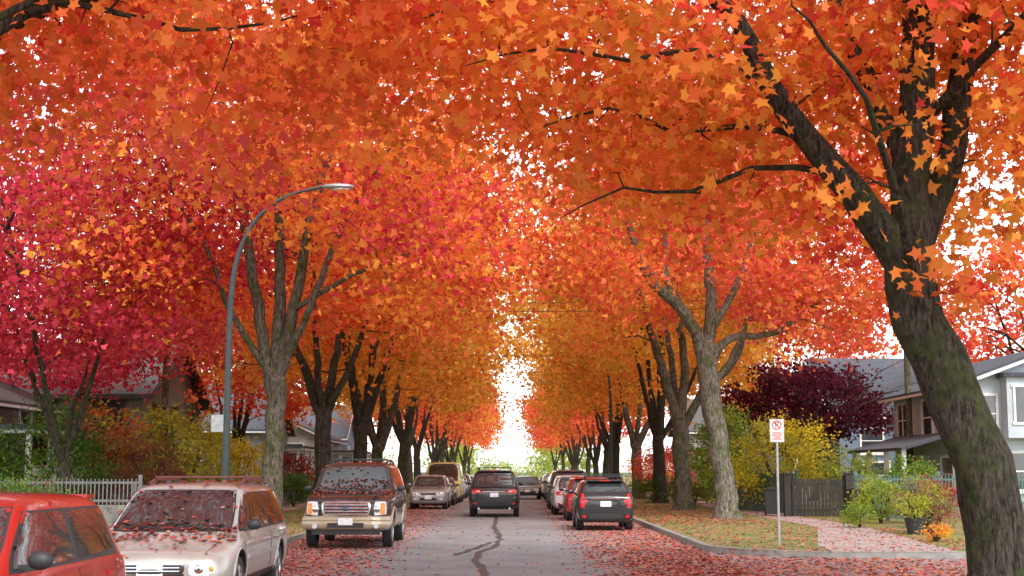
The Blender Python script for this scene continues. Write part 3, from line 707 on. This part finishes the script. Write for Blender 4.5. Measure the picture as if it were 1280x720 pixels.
        F.tube([(x,y,z-.05) for x,y,z in pts],.11,low or paintm,10); F.tube([(x,y-.01,z+.05) for x,y,z in pts],.09,low or paintm,10)
        F.box((0,pts[7][1]+.10,z-.06),(W*.8,.05,.10),black); F.box((0,pts[7][1]+.125,z+.02),(.32,.015,.15),plate)
        F.box((0,pts[7][1]-.02,z-.22),(W*1.5,.12,.10),black)
        for sx in(-1,1): F.cyl((sx*W*.68,pts[2][1]+.06,z-.08),(sx*W*.68,pts[2][1]+.13,z-.08),.055,lampg,14)
    else:
        gz0,gz1=hf-.27,hf-.12
        patch(F,'f',[(-W*.42,gz0),(W*.42,gz0),(W*.46,gz1),(-W*.46,gz1)],chrome,.012,.15,10,4)
        patch(F,'f',[(-W*.39,gz0+.02),(W*.39,gz0+.02),(W*.43,gz1-.022),(-W*.43,gz1-.022)],black,.018,.15,10,4)
        for zz in (gz0+.055,gz0+.095):
            pts=[]
            for j in range(9):
                x=-W*.38+W*.76*j/8; h,nn=hit('f',x,zz)
                if h: pts.append((x,h.y+.02,zz))
            if len(pts)>2: F.tube(pts,.009,chrome,5)
        q=[(W*.48,gz0-.01),(W*.83,gz0+.02),(W*.80,gz1+.0),(W*.50,gz1+.02)]
        for qq in (q,sym(q)): patch(F,'f',qq,lampg,.016,.3,7,5)
        for sx in (-1,1):
            h,nn=hit('f',sx*W*.62,(gz0+gz1)/2)
            F.ell((sx*W*.62,h.y+.012,(gz0+gz1)/2),(.06,.02,.055),chrome,14,8)
            h,nn=hit('f',sx*W*.78,(gz0+gz1)/2)
            if h: F.ell((sx*W*.77,h.y+.012,(gz0+gz1)/2),(.035,.02,.04),amber,10,6)
            patch(F,'f',[(sx*W*.66-.08,zb+.18),(sx*W*.66+.08,zb+.18),(sx*W*.66+.08,zb+.28),(sx*W*.66-.08,zb+.28)],lampg,.01,.4,4,4)
        patch(F,'f',[(-W*.46,zb+.17),(W*.46,zb+.17),(W*.42,zb+.29),(-W*.42,zb+.29)],black,.008,.15,8,3)
        h,nn=hit('f',0,zb+.36); F.box((0,h.y+.015,zb+.30),(.31,.015,.15),plate)
    F.obj('front_lamps_and_grille',root)
    for sx in (-.45,.25):
        a,_=hit('f',W*sx,hb+.02); c,_=hit('f',W*sx+W*.5,hb+.09)
        if a and c: tr.tube([a+Vector((0,.03,.0)),c+Vector((0,.03,.01))],.009,black,5)
    for sx in (-1,1):
        pts=[]
        for i in range(7):
            y=Lh-.14-(P['cowl']-.2)*i/6; h,_=hit('t',sx*W*(.66+.06*i/6),y)
            if h: pts.append(h+Vector((0,0,.001)))
        if len(pts)>3: tr.tube(pts,.005,black,4)
    Rm=MB()
    if rear_view=='hybrid':
        for sx in (-1,1):
            q=[(W*.70,tl-.36),(W*.86,tl-.34),(W*.82,tl+.02),(W*.74,tl+.06)]
            patch(Rm,'r',q if sx>0 else sym(q),redl,.02,.2,4,8)
            q=[(W*.60,tl-.20),(W*.72,tl-.20),(W*.74,tl-.12),(W*.62,tl-.12)]
            patch(Rm,'r',q if sx>0 else sym(q),redl,.018,.2,3,3)
        patch(Rm,'r',[(-W*.62,zb+.10),(W*.62,zb+.10),(W*.55,zb+.26),(-W*.55,zb+.26)],black,.02,.2,10,3)
        h,_=hit('r',0,tl-.20); Rm.box((0,h.y-.015,tl-.24),(.31,.012,.155),plate)
        patch(Rm,'r',[(-W*.5,tl-.11),(W*.5,tl-.11),(W*.48,tl-.08),(-W*.48,tl-.08)],chrome,.015,.1,8,2)
        for sx in (-1,1):
            q=[(W*.66,zb+.13),(W*.80,zb+.16),(W*.80,zb+.22),(W*.66,zb+.2)]
            patch(Rm,'r',q if sx>0 else sym(q),redl,.012,.2,4,2)
    else:
        for sx in (-1,1):
            q=[(W*.50,tl-.20),(W*.87,tl-.22),(W*.84,tl-.05),(W*.50,tl-.07)]
            patch(Rm,'r',q if sx>0 else sym(q),redl,.016,.2,6,4)
            q=[(W*.55,tl-.15),(W*.70,tl-.15),(W*.70,tl-.11),(W*.55,tl-.11)]
            patch(Rm,'r',q if sx>0 else sym(q),lampg,.022,.2,4,2)
            Rm.cyl((sx*W*.6,-Lh-.04,zb+.03),(sx*W*.6,-Lh+.2,zb+.03),.04,chrome,12)
            q=[(W*.66,zb+.19),(W*.82,zb+.20),(W*.82,zb+.25),(W*.66,zb+.24)]
            patch(Rm,'r',q if sx>0 else sym(q),redl,.012,.2,4,2)
        h,_=hit('r',0,tl-.24); Rm.box((0,h.y-.015,tl-.26),(.31,.012,.155),plate)
        patch(Rm,'r',[(-W*.45,tl-.155),(W*.45,tl-.155),(W*.45,tl-.125),(-W*.45,tl-.125)],chrome,.015,.05,8,2)
        patch(Rm,'r',[(-W*.72,zb+.05),(W*.72,zb+.05),(W*.80,zb+.20),(-W*.80,zb+.20)],black,.016,.1,10,3)
    Rm.box((0,-Lh+P['rr']-.10,H-.055),(W*g*1.62,.24,.035),paintm)
    Rm.box((0,-Lh+P['rr']-.225,H-.058),(.3,.012,.02),redl)
    a,_=hit('r',0,rz+.02); c,_=hit('r',.32,rz+.09)
    if a and c: Rm.tube([a+Vector((0,-.03,0)),c+Vector((0,-.03,0))],.008,black,5)
    Rm.obj('rear_lamps_and_plate',root,bevel=.004)
    if rails:
        for sx in (-1,1):
            x=sx*W*g*.84; y0=Lh-P['rf']-.4; y1=-Lh+P['rr']+.25
            pts=[]
            for i in range(9):
                y=y0+(y1-y0)*i/8; h,_=hit('t',x,y); pts.append((x,y,h.z+(.02 if i in (0,8) else .07)))
            tr.tube(pts,.018,rails,6)
            for i in (1,4,7): tr.cyl((x,pts[i][1],pts[i][2]-.08),pts[i],.02,rails,8)
        for fr in ((.15,.8) if not rack else (.1,.5,.9)):
            y=y0+(y1-y0)*fr; z=hit('t',0,y)[0].z+.07
            tr.tube([(-W*g*.84,y,z),(W*g*.84,y,z)],.016,rails,6)
    if rack:
        z=H+.12
        for xx in (-.5,-.25,0,.25,.5): tr.tube([(xx*W*1.3,y0-.1,z),(xx*W*1.3,y1+.3,z)],.012,black,5)
        tr.tube([(-W*.66,y0,z),(W*.66,y0,z),(W*.66,y1+.2,z),(-W*.66,y1+.2,z),(-W*.66,y0,z)],.018,black,6)
    tr.obj('trim_and_mirrors',root)
    if leaves:
        rng=np.random.default_rng(seed); me=body; ps=[q for q in me.polygons if q.normal.z>.35 and q.center.z>P['hf']-.1]
        yw=Lh-P['cowl']
        wt_=[q.area*(4.0 if yw-.25<q.center.y<yw+.3 else (.22 if q.center.y<Lh-P['rf'] else (.45 if q.center.y<yw-.3 else .45))) for q in ps]
        ar_=np.array(wt_); ch=rng.choice(len(ps),leaves,p=ar_/ar_.sum()); C=[]
        for i in ch:
            q=ps[i]; vs=[me.vertices[v].co for v in q.vertices]; wt=rng.dirichlet([1]*len(vs)); c=Vector((0,0,0))
            for v,t in zip(vs,wt): c+=v*float(t)
            c+=q.normal*.022
            if abs(c.x)<W*.9: C.append(tuple(c))
        C=np.array(C); n=len(C)
        pal=np.array([CR,RO,PK,BR,DO,PP])*.75; cols=pal[rng.integers(0,len(pal),n)]*rng.uniform(.6,1.1,(n,1))
        lm=leaf_mesh('fallen_leaves_on_car',C,rng.uniform(.05,.105,n),cols,LEAF_N,rng,LITTER,bias=3,fold=.3)
        link(bpy.data.objects.new('fallen_leaves_on_car',lm),root)
    return root
railred=M('rail_dark_red',(.14,.035,.03),rough=.4,scale=8)
van=dict(L=4.9,W=1.88,H=1.56,hf=.74,hood=.90,belt=.91,cowl=1.0,rf=1.95,rr=.35,tb=.10,gr=.78,wr=.33,fw=.9,rw=.95)
car('parked_minivan',(-4.32,19.9,0),180,van,P_champ,rails=railred,leaves=360,seed=3,mirror=black)
truck=dict(L=5.2,W=2.0,H=1.93,hf=1.14,hood=1.18,belt=1.20,cowl=1.35,rf=1.95,rr=.3,tb=.12,gr=.80,wr=.40,zb=.36,fw=.95,rw=1.15)
car('parked_large_suv',(-3.68,34.9,0),180,truck,P_maroon,low=P_tan,lowz=.74,front='truck',rails=black,leaves=380,seed=4)
hatch=dict(L=4.2,W=1.76,H=1.54,hf=.80,hood=.95,belt=.95,cowl=.95,rf=1.7,rr=.45,tb=.12,wr=.31)
car('parked_hatchback',(-4.33,11.3,0),180,hatch,P_red,leaves=40,seed=5,mirror=black)
suv=dict(L=4.8,W=1.95,H=1.80,hf=1.02,hood=1.10,belt=1.12,cowl=1.25,rf=1.9,rr=.32,tb=.12,gr=.76,wr=.38,zb=.30,tail=1.10)
car('driving_suv',(-.67,57.2,0),0,suv,P_black,rails=black)
hyb=dict(L=4.05,W=1.72,H=1.50,hf=.78,hood=.93,belt=.98,cowl=.85,rf=1.65,rr=.55,tb=.12,gr=.74,wr=.31,tail=1.02)
car('parked_hatchback',(2.72,44.2,0),0,hyb,P_black,rear_view='hybrid',rails=black,rack=True)
wag=dict(L=4.6,W=1.78,H=1.58,hf=.88,hood=.98,belt=.99,cowl=1.15,rf=1.8,rr=.35,tb=.1,wr=.34)
sedan=dict(L=4.5,W=1.78,H=1.45,hf=.78,hood=.9,belt=.92,cowl=1.15,rf=1.9,rr=1.0,tb=.35,wr=.32)
car('parked_suv',(-3.82,68.5,0),180,wag,P_silver,rails=black,leaves=60,seed=6)
car('parked_car',(-3.75,75.5,0),180,sedan,P_dark)
car('parked_car',(-3.8,89,0),180,wag,P_silver); car('parked_car',(-3.8,96,0),180,sedan,P_blue); car('parked_car',(-3.8,104,0),180,wag,P_dark)
car('parked_car',(2.75,52.5,0),0,hatch,P_red); car('parked_suv',(2.5,59.5,0),0,wag,P_white); car('parked_suv',(2.6,67.5,0),0,suv,P_dark)
car('parked_car',(2.7,75,0),0,sedan,P_white); car('parked_car',(2.8,82,0),0,wag,P_dark); car('parked_car',(2.85,90,0),0,sedan,P_silver); car('parked_car',(2.85,99,0),0,wag,P_white)
car('driving_car',(.95,92,0),180,sedan,P_dark)
car('parked_car',(2.85,110,0),0,sedan,P_dark); car('parked_car',(-3.8,118,0),180,sedan,P_white)
camper=dict(L=5.2,W=2.0,H=2.25,hf=1.12,hood=1.15,belt=1.3,cowl=.6,rf=.9,rr=.3,tb=.12,gr=.88,wr=.34)
car('parked_camper_van',(-3.8,82.2,0),180,camper,P_cream)

# ------------------------------------------------------------------ street furniture
steel=M('lamp_paint',(.045,.062,.062),rough=.5,scale=6,metal=.3); galv=M('galvanised',(.38,.39,.40),rough=.45,metal=.6,scale=12)
def lamp(loc,rz=0):
    root=empty('street_lamp',loc,rz); mb=MB()
    mb.cyl((0,0,0),(0,0,.04),.22,steel,20); mb.cyl((0,0,.04),(0,0,.5),.13,steel,16)
    P,Rr=densify([(0,0,.4),(0,0,3),(0.02,0,5.6),(.18,0,6.9),(.65,0,7.85),(1.4,0,8.4),(2.3,0,8.62)],[.10,.085,.07,.06,.052,.045,.04],.3,0)
    mb.tube(P,Rr,steel,14); mb.obj('pole',root)
    h=MB(); h.ell((2.62,0,8.62),(.42,.15,.08),galv,18,8); h.ell((2.68,0,8.57),(.24,.11,.07),lampg,16,8); h.obj('luminaire',root)
    return root
l1=lamp((-6.95,35.2,.12))
sg=MB(); sg.box((-.22,-.05,2.75),(.30,.015,.42),galv); sg.box((-.05,-.03,2.75),(.12,.04,.04),galv); sg.obj('sign_plate',l1,bevel=.004)
lamp((5.2,76,.12),math.pi)
wsign=M('sign_white',(.74,.74,.73),rough=.4,scale=10); sred=M('sign_red',(.6,.02,.02),rough=.4,scale=10); sblk=M('sign_black',(.02,.02,.02),rough=.4,scale=10)
sr=empty('no_parking_sign',(5.82,31.8,.12)); mb=MB()
mb.cyl((0,0,-.1),(0,0,2.72),.028,galv,12); mb.obj('post',sr)
mb=MB(); mb.box((0,-.035,2.48),(.31,.006,.50),wsign); mb.obj('panel',sr,bevel=.002)
mb=MB(); ring=[(.095*math.cos(2*math.pi*i/28),-.041,2.60+.095*math.sin(2*math.pi*i/28)) for i in range(29)]
mb.tube(ring,.011,sred,6,cap=False); mb.tube([(-.067,-.042,2.667),(.067,-.042,2.533)],.010,sred,6)
for z,wd in ((2.43,.2),(2.385,.22),(2.34,.16),(2.295,.2)): mb.box((0,-.040,z),(wd,.003,.022),sred)
for q in ([(-.13,2.72),(.13,2.72)],[(.14,2.25),(.14,2.71)],[(-.14,2.25),(-.14,2.71)],[(-.13,2.245),(.13,2.245)]):
    mb.tube([(q[0][0],-.039,q[0][1]),(q[1][0],-.039,q[1][1])],.003,sred,4)
mb.obj('markings',sr,smooth=False)
tx=bpy.data.curves.new('letter_p','FONT'); tx.body='P'; tx.size=.17; tx.extrude=.002; tx.align_x='CENTER'; tx.align_y='CENTER'; tx.materials.append(sblk)
to=bpy.data.objects.new('letter_p',tx); to.location=(0,-.041,2.6); to.rotation_euler=(RAD(90),0,0); link(to,sr)
wm=M('cable',(.03,.03,.03),rough=.6)
mb=MB()
for z0,x0,x1,y in ((9.0,-14,16,58),(8.7,-14,16,58.4),(8.2,-12,14,75)):
    mb.tube([(x0+(x1-x0)*i/12,y,z0-1.0*(1-((i-6)/6)**2)*.5) for i in range(13)],.014,wm,5)
for s_ in (-1,1): mb.tube([(-14 if s_<0 else 16,58.2,0),(-14 if s_<0 else 16,58.2,9.4)],.13,bark,10)
mb.obj('overhead_cables')
# wheeled bins beside the gate
binm=M('bin_plastic',(.022,.024,.026),rough=.5,scale=8)
def wheelie(loc,rz):
    mb=MB(); mb.box((0,0,.50),(.44,.50,.84),binm,taper=1.22); mb.box((0,-.02,.955),(.58,.68,.05),binm); mb.box((0,-.03,1.0),(.44,.52,.05),binm,taper=.8)
    mb.cyl((-.25,.26,.98),(.25,.26,.98),.02,binm,8)
    for sx in (-1,1): mb.cyl((sx*.2,.24,.11),(sx*.26,.24,.11),.11,rubber,18)
    mb.obj('wheelie_bin',loc=loc,rz=rz,bevel=.015)
wheelie((12.0,50.6,.12),.1); wheelie((9.4,52.6,.12),-.15)

# fences
fw=M('fence_grey',(.17,.17,.17),rough=.7,scale=6); fg=M('fence_green',(.06,.12,.09),rough=.7,scale=6); fd=nmat('fence_dark',[(.3,(.018,.015,.014)),(.7,(.042,.036,.031))],scale=6,rough=.8,bump=.4,stretch=(1,1,.2))
stone=nmat('stone_wall',[(.3,(.12,.115,.105)),(.7,(.28,.265,.24))],scale=5,rough=.95,bump=.8,bscale=12)
teal=M('fence_teal',(.12,.21,.20),rough=.5,scale=5)
def fence(name,p0,p1,z0,z1,mat,pw=.07,gap=.14,rail=(.15,.85),base=None,posts=2.2):
    mb=MB(); a=Vector((*p0,0)); b=Vector((*p1,0)); d=b-a; L_=d.length; t=d/L_; rot=Matrix.Rotation(math.atan2(t.y,t.x),3,'Z')
    n=int(L_/gap)
    for i in range(n):
        c=a+t*(i+.5)*gap; hh=(z1-z0)*random.uniform(.985,1.01); mb.box((c.x,c.y,z0+hh/2),(pw,.022,hh),mat,rot)
    for r_ in rail:
        c=(a+b)/2+rot@Vector((0,.035,0)); mb.box((c.x,c.y,z0+(z1-z0)*r_),(L_,.04,.07),mat,rot)
    k=max(1,int(L_/posts))
    for i in range(k+1):
        c=a+d*i/k+rot@Vector((0,.1,0)); mb.box((c.x,c.y,(z0+z1)/2+.04-z0/2+.03),(.1,.1,z1+.1),mat,rot)
    if base: mb.box(((a+b)/2+Vector((0,0,z0/2))),(L_,.3,z0-.02),base,rot)
    mb.obj(name,smooth=False)
fence('railing_fence',(-18.5,42.5),(-10.9,42.5),.75,1.50,fw,.03,.12,base=stone)
fence('railing_fence',(-11.1,43),(-11.1,75),.3,1.3,fw,.04,.14,base=stone)
fence('board_fence',(8.9,62),(10.9,56),.14,1.65,fg,.13,.14)
fence('wooden_gate',(10.0,52),(11.9,52),.14,1.45,fd,.10,.13)
mb=MB()
for x in (9.85,12.05): mb.box((x,52.02,.85),(.24,.24,1.5),fd); mb.box((x,52.02,1.64),(.3,.3,.07),fd)
mb.obj('gate_posts',bevel=.01)
fence('railing_fence',(12.3,52),(17.5,49.5),.5,1.6,teal,.03,.11,base=stone)
fence('railing_fence',(12.4,43),(12.4,50),.2,1.3,fg,.03,.12)
fence('board_fence',(-14,88),(-10.8,76),.14,1.6,fd,.13,.14)
pot=M('plant_pot',(.035,.035,.04),rough=.6)
mb=MB(); mb.tube([(0,0,0),(0,0,.38),(0,0,.42)],[.2,.28,.3],pot,20); mb.obj('plant_pot',loc=(10.3,37.2,.12))
shrub('potted_plant',(10.3,37.2,.5),.4,.6,[YG,GY,YO],26,101,.06,30)
mb=MB(); mb.tube([(0,0,0),(0,0,.32),(0,0,.36)],[.2,.26,.28],pot,20); mb.obj('plant_pot',loc=(11.1,39.0,.12))

# houses
winf=M('window_frame',(.68,.68,.67),rough=.5,scale=10)
wing=nmat('window_glass',[(.3,(.02,.024,.028)),(.7,(.05,.06,.07))],scale=1.5,rough=.05,spec=.8)
shing=nmat('roof_shingle',[(.3,(.06,.068,.085)),(.7,(.12,.13,.155))],scale=9,rough=.95,bump=.8,wave=6)
shing2=nmat('roof_shingle_grey',[(.3,(.07,.068,.066)),(.7,(.14,.135,.13))],scale=9,rough=.95,bump=.8,wave=6)
def siding(name,c): return nmat(name,(tuple(v*.9 for v in c),tuple(min(1,v*1.1) for v in c)),scale=2,rough=.8,bump=.8,wave=2.2)
def house(name,x0,x1,y0,y1,h,rh,ridge,wall,roof,trim,wins,over=.5,extra=None):
    root=empty(name,((x0+x1)/2,(y0+y1)/2,.12)); W=(x1-x0)/2; D=(y1-y0)/2
    mb=MB(); mb.box((0,0,h/2),(2*W,2*D,h),wall)
    if ridge=='x': mb.add([(-W,-D,h),(-W,D,h),(-W,0,h+rh),(W,-D,h),(W,D,h),(W,0,h+rh)],[(0,2,1),(3,4,5)],wall)
    else: mb.add([(-W,-D,h),(W,-D,h),(0,-D,h+rh),(-W,D,h),(W,D,h),(0,D,h+rh)],[(0,1,2),(3,5,4)],wall)
    mb.box((0,0,.25),(2*W+.06,2*D+.06,.5),stone); mb.obj('walls',root,smooth=False)
    rb=MB(); th=.16
    a=(D if ridge=='x' else W); k=rh/a; ln=(W if ridge=='x' else D)+over
    for s_ in (-1,1):
        pts=[]
        for l_ in (-ln,ln):
            for (q,z) in ((0,h+rh+.05),((a+over)*s_,h-over*k+.05)):
                pts.append((l_,q,z) if ridge=='x' else (q,l_,z))
        top=[Vector(p)+Vector((0,0,th)) for p in pts]
        rb.add([Vector(p) for p in pts]+top,[(0,1,3,2),(4,6,7,5),(1,5,7,3),(0,4,5,1),(2,3,7,6)],roof)
        rb.tube([pts[1],pts[3]],.07,trim,4)
        for l_ in (0,2): rb.tube([pts[l_],pts[l_+1]],.08,trim,4)
    rb.obj('roof',root,smooth=False)
    wb=MB()
    for (f,u,z,ww,hh) in wins:
        def P_(du,dz,dn):
            if f=='s': return (u+du,-D-dn,z+dz)
            if f=='w': return (-W-dn,u+du,z+dz)
            return (W+dn,u+du,z+dz)
        def bx(du,dz,dn,su,sz,sn,m):
            c=P_(du,dz,dn); wb.box(c,(su,sn,sz) if f=='s' else (sn,su,sz),m)
        bx(0,0,.012,ww,hh,.03,wing)
        for sg_ in (-1,1):
            bx(sg_*(ww/2+.05),0,.035,.10,hh+.2,.08,trim); bx(0,sg_*(hh/2+.05),.033,ww-.002,.10,.075,trim)
        bx(0,0,.03,ww,.05,.05,trim); bx(0,-hh/2-.13,.06,ww+.3,.05,.14,trim)
        if ww>1.4: bx(0,0,.032,.06,hh,.054,trim)
    wb.obj('windows',root,smooth=False)
    if extra: extra(root,W,D,h)
    return root
w_beige=siding('siding_taupe',(.22,.205,.185)); w_grey=siding('siding_grey',(.26,.28,.31)); w_blue=siding('siding_blue_grey',(.16,.21,.29)); w_white=siding('siding_white',(.48,.54,.60)); w_brown=siding('siding_brown',(.17,.13,.11)); w_cream=siding('siding_pale',(.38,.375,.37))
dkt=M('trim_dark',(.05,.045,.04),rough=.6)
def porch(side):
    def f(root,W,D,h):
        s_=side; mb=MB()
        x=s_*(W+1.1); mb.box((x,0,.45),(2.2,2*D*.8,.9),stone)
        mb.box((x+s_*.1,0,2.95),(2.6,2*D*.86,.14),winf); mb.box((x+s_*.1,0,3.09),(2.7,2*D*.9,.14),shing)
        for yy in (-D*.78,-D*.26,D*.26,D*.78): mb.box((s_*(W+2.05),yy,1.9),(.16,.16,2.0),winf)
        for i in range(int(D*1.5/.16)):
            yy=-D*.76+i*.16; mb.box((s_*(W+2.08),yy,1.35),(.035,.035,.8),winf)
        mb.box((s_*(W+2.08),0,1.78),(.07,2*D*.78,.06),winf)
        mb.obj('porch',root,smooth=False)
    return f
def low_porch(root,W,D,h):
    mb=MB(); x=-W-1.0
    mb.add([(-W,-D*.9,2.95),(-W,D*.9,2.95),(-W-2.1,D*.95,2.35),(-W-2.1,-D*.95,2.35),(-W,-D*.9,3.07),(-W,D*.9,3.07),(-W-2.1,D*.95,2.47),(-W-2.1,-D*.95,2.47)],[(0,1,2,3),(4,7,6,5),(2,6,7,3),(0,3,7,4),(1,5,6,2)],shing)
    for yy in (-D*.85,-D*.3,D*.3,D*.85): mb.box((-W-1.9,yy,1.22),(.16,.16,2.35),winf)
    mb.box((x,0,.3),(1.9,2*D*.86,.58),stone)
    mb.box((-W*.3,-D-.35,3.9),(2.2,.7,2.2),w_white); mb.box((-W*.3,-D-.42,5.08),(2.5,.95,.16),shing)
    mb.box((-W*.3,-D-.71,4.0),(1.7,.03,1.3),wing)
    for dx in(-.85,-.28,.28,.85): mb.box((-W*.3+dx,-D-.73,4.0),(.08,.06,1.4),winf)
    for dz in (-.68,.68): mb.box((-W*.3,-D-.735,4.0+dz),(1.9,.06,.09),winf)
    mb.obj('porch_and_bay',root,smooth=False)
house('white_house',16.4,24,53,62,4.7,1.4,'y',w_white,shing,winf,[('s',-2.9,3.7,.9,1.3),('s',1.8,3.7,1.4,1.3),('s',-2,1.6,1.6,1.3),('s',1.8,1.6,1.4,1.3),('w',-3.0,3.7,1.5,1.3),('w',-.6,3.7,1.3,1.3),('w',3,3.7,1.5,1.3),('w',-3,1.5,1.4,1.2),('w',1,1.5,1.6,1.3)],extra=low_porch)
house('blue_house',17.2,27,76,88,4.6,3.2,'x',w_blue,shing,winf,[('s',-3.2,3.2,1.1,1.2),('s',-3.0,1.4,1.3,1.3),('s',1,3.4,1.1,1.2),('w',-3,3.4,1.2,1.2),('w',2,3.4,1.2,1.2),('w',-3,1.4,1.2,1.3)],extra=porch(-1))
house('grey_house',15.5,26,98,110,5.0,2.8,'y',w_grey,shing,winf,[('s',-3,4,1.1,1.2),('s',0,4,1.1,1.2),('w',0,4,1.2,1.2)],extra=porch(-1))
house('grey_house',-27,-16.4,64,76,5.0,2.6,'x',w_beige,shing2,dkt,[('s',3.7,4.0,1.5,1.3),('s',.8,4.0,1.2,1.3),('s',3.5,1.7,1.7,1.5),('s',-1,1.7,1.5,1.5),('e',-3.5,4.0,1.2,1.3),('e',0,4.0,1.2,1.3),('e',3.5,4.0,1.2,1.3),('e',-3.5,1.7,1.5,1.5)],extra=porch(1))
house('brown_house',-27,-18.4,48,57,4.1,2.0,'y',w_brown,shing2,winf,[('s',3.0,3.3,1.2,1.1),('s',.3,3.3,1.2,1.1),('s',2.6,1.5,1.8,1.3),('e',-2.5,3.3,1.2,1.1),('e',2,3.3,1.2,1.1)],extra=porch(1))
house('grey_house',-25,-15.2,88,98,4.2,2.8,'x',w_grey,shing,winf,[('s',2.8,3.2,1.2,1.2),('s',0,3.2,1.2,1.2),('e',-2.5,3.2,1.2,1.2),('e',2,3.2,1.2,1.2)],extra=porch(1))
house('pale_house',-24,-13.8,106,116,4.0,2.4,'y',w_cream,shing,winf,[('s',3,3.0,1.2,1.2),('s',0,3.0,1.2,1.2),('e',0,3.0,1.2,1.2)],extra=porch(1))
house('blue_house',-24,-14.8,126,136,4.6,2.8,'x',w_blue,shing,winf,[('s',3,3.2,1.2,1.2),('e',0,3.2,1.2,1.2)],extra=porch(1))
house('pale_house',15,25,122,134,5,2.8,'x',w_cream,shing2,winf,[('s',-3,3.4,1.2,1.2),('w',0,3.4,1.2,1.2)],extra=porch(-1))
print('polys',sum(len(m.polygons) for m in bpy.data.meshes))
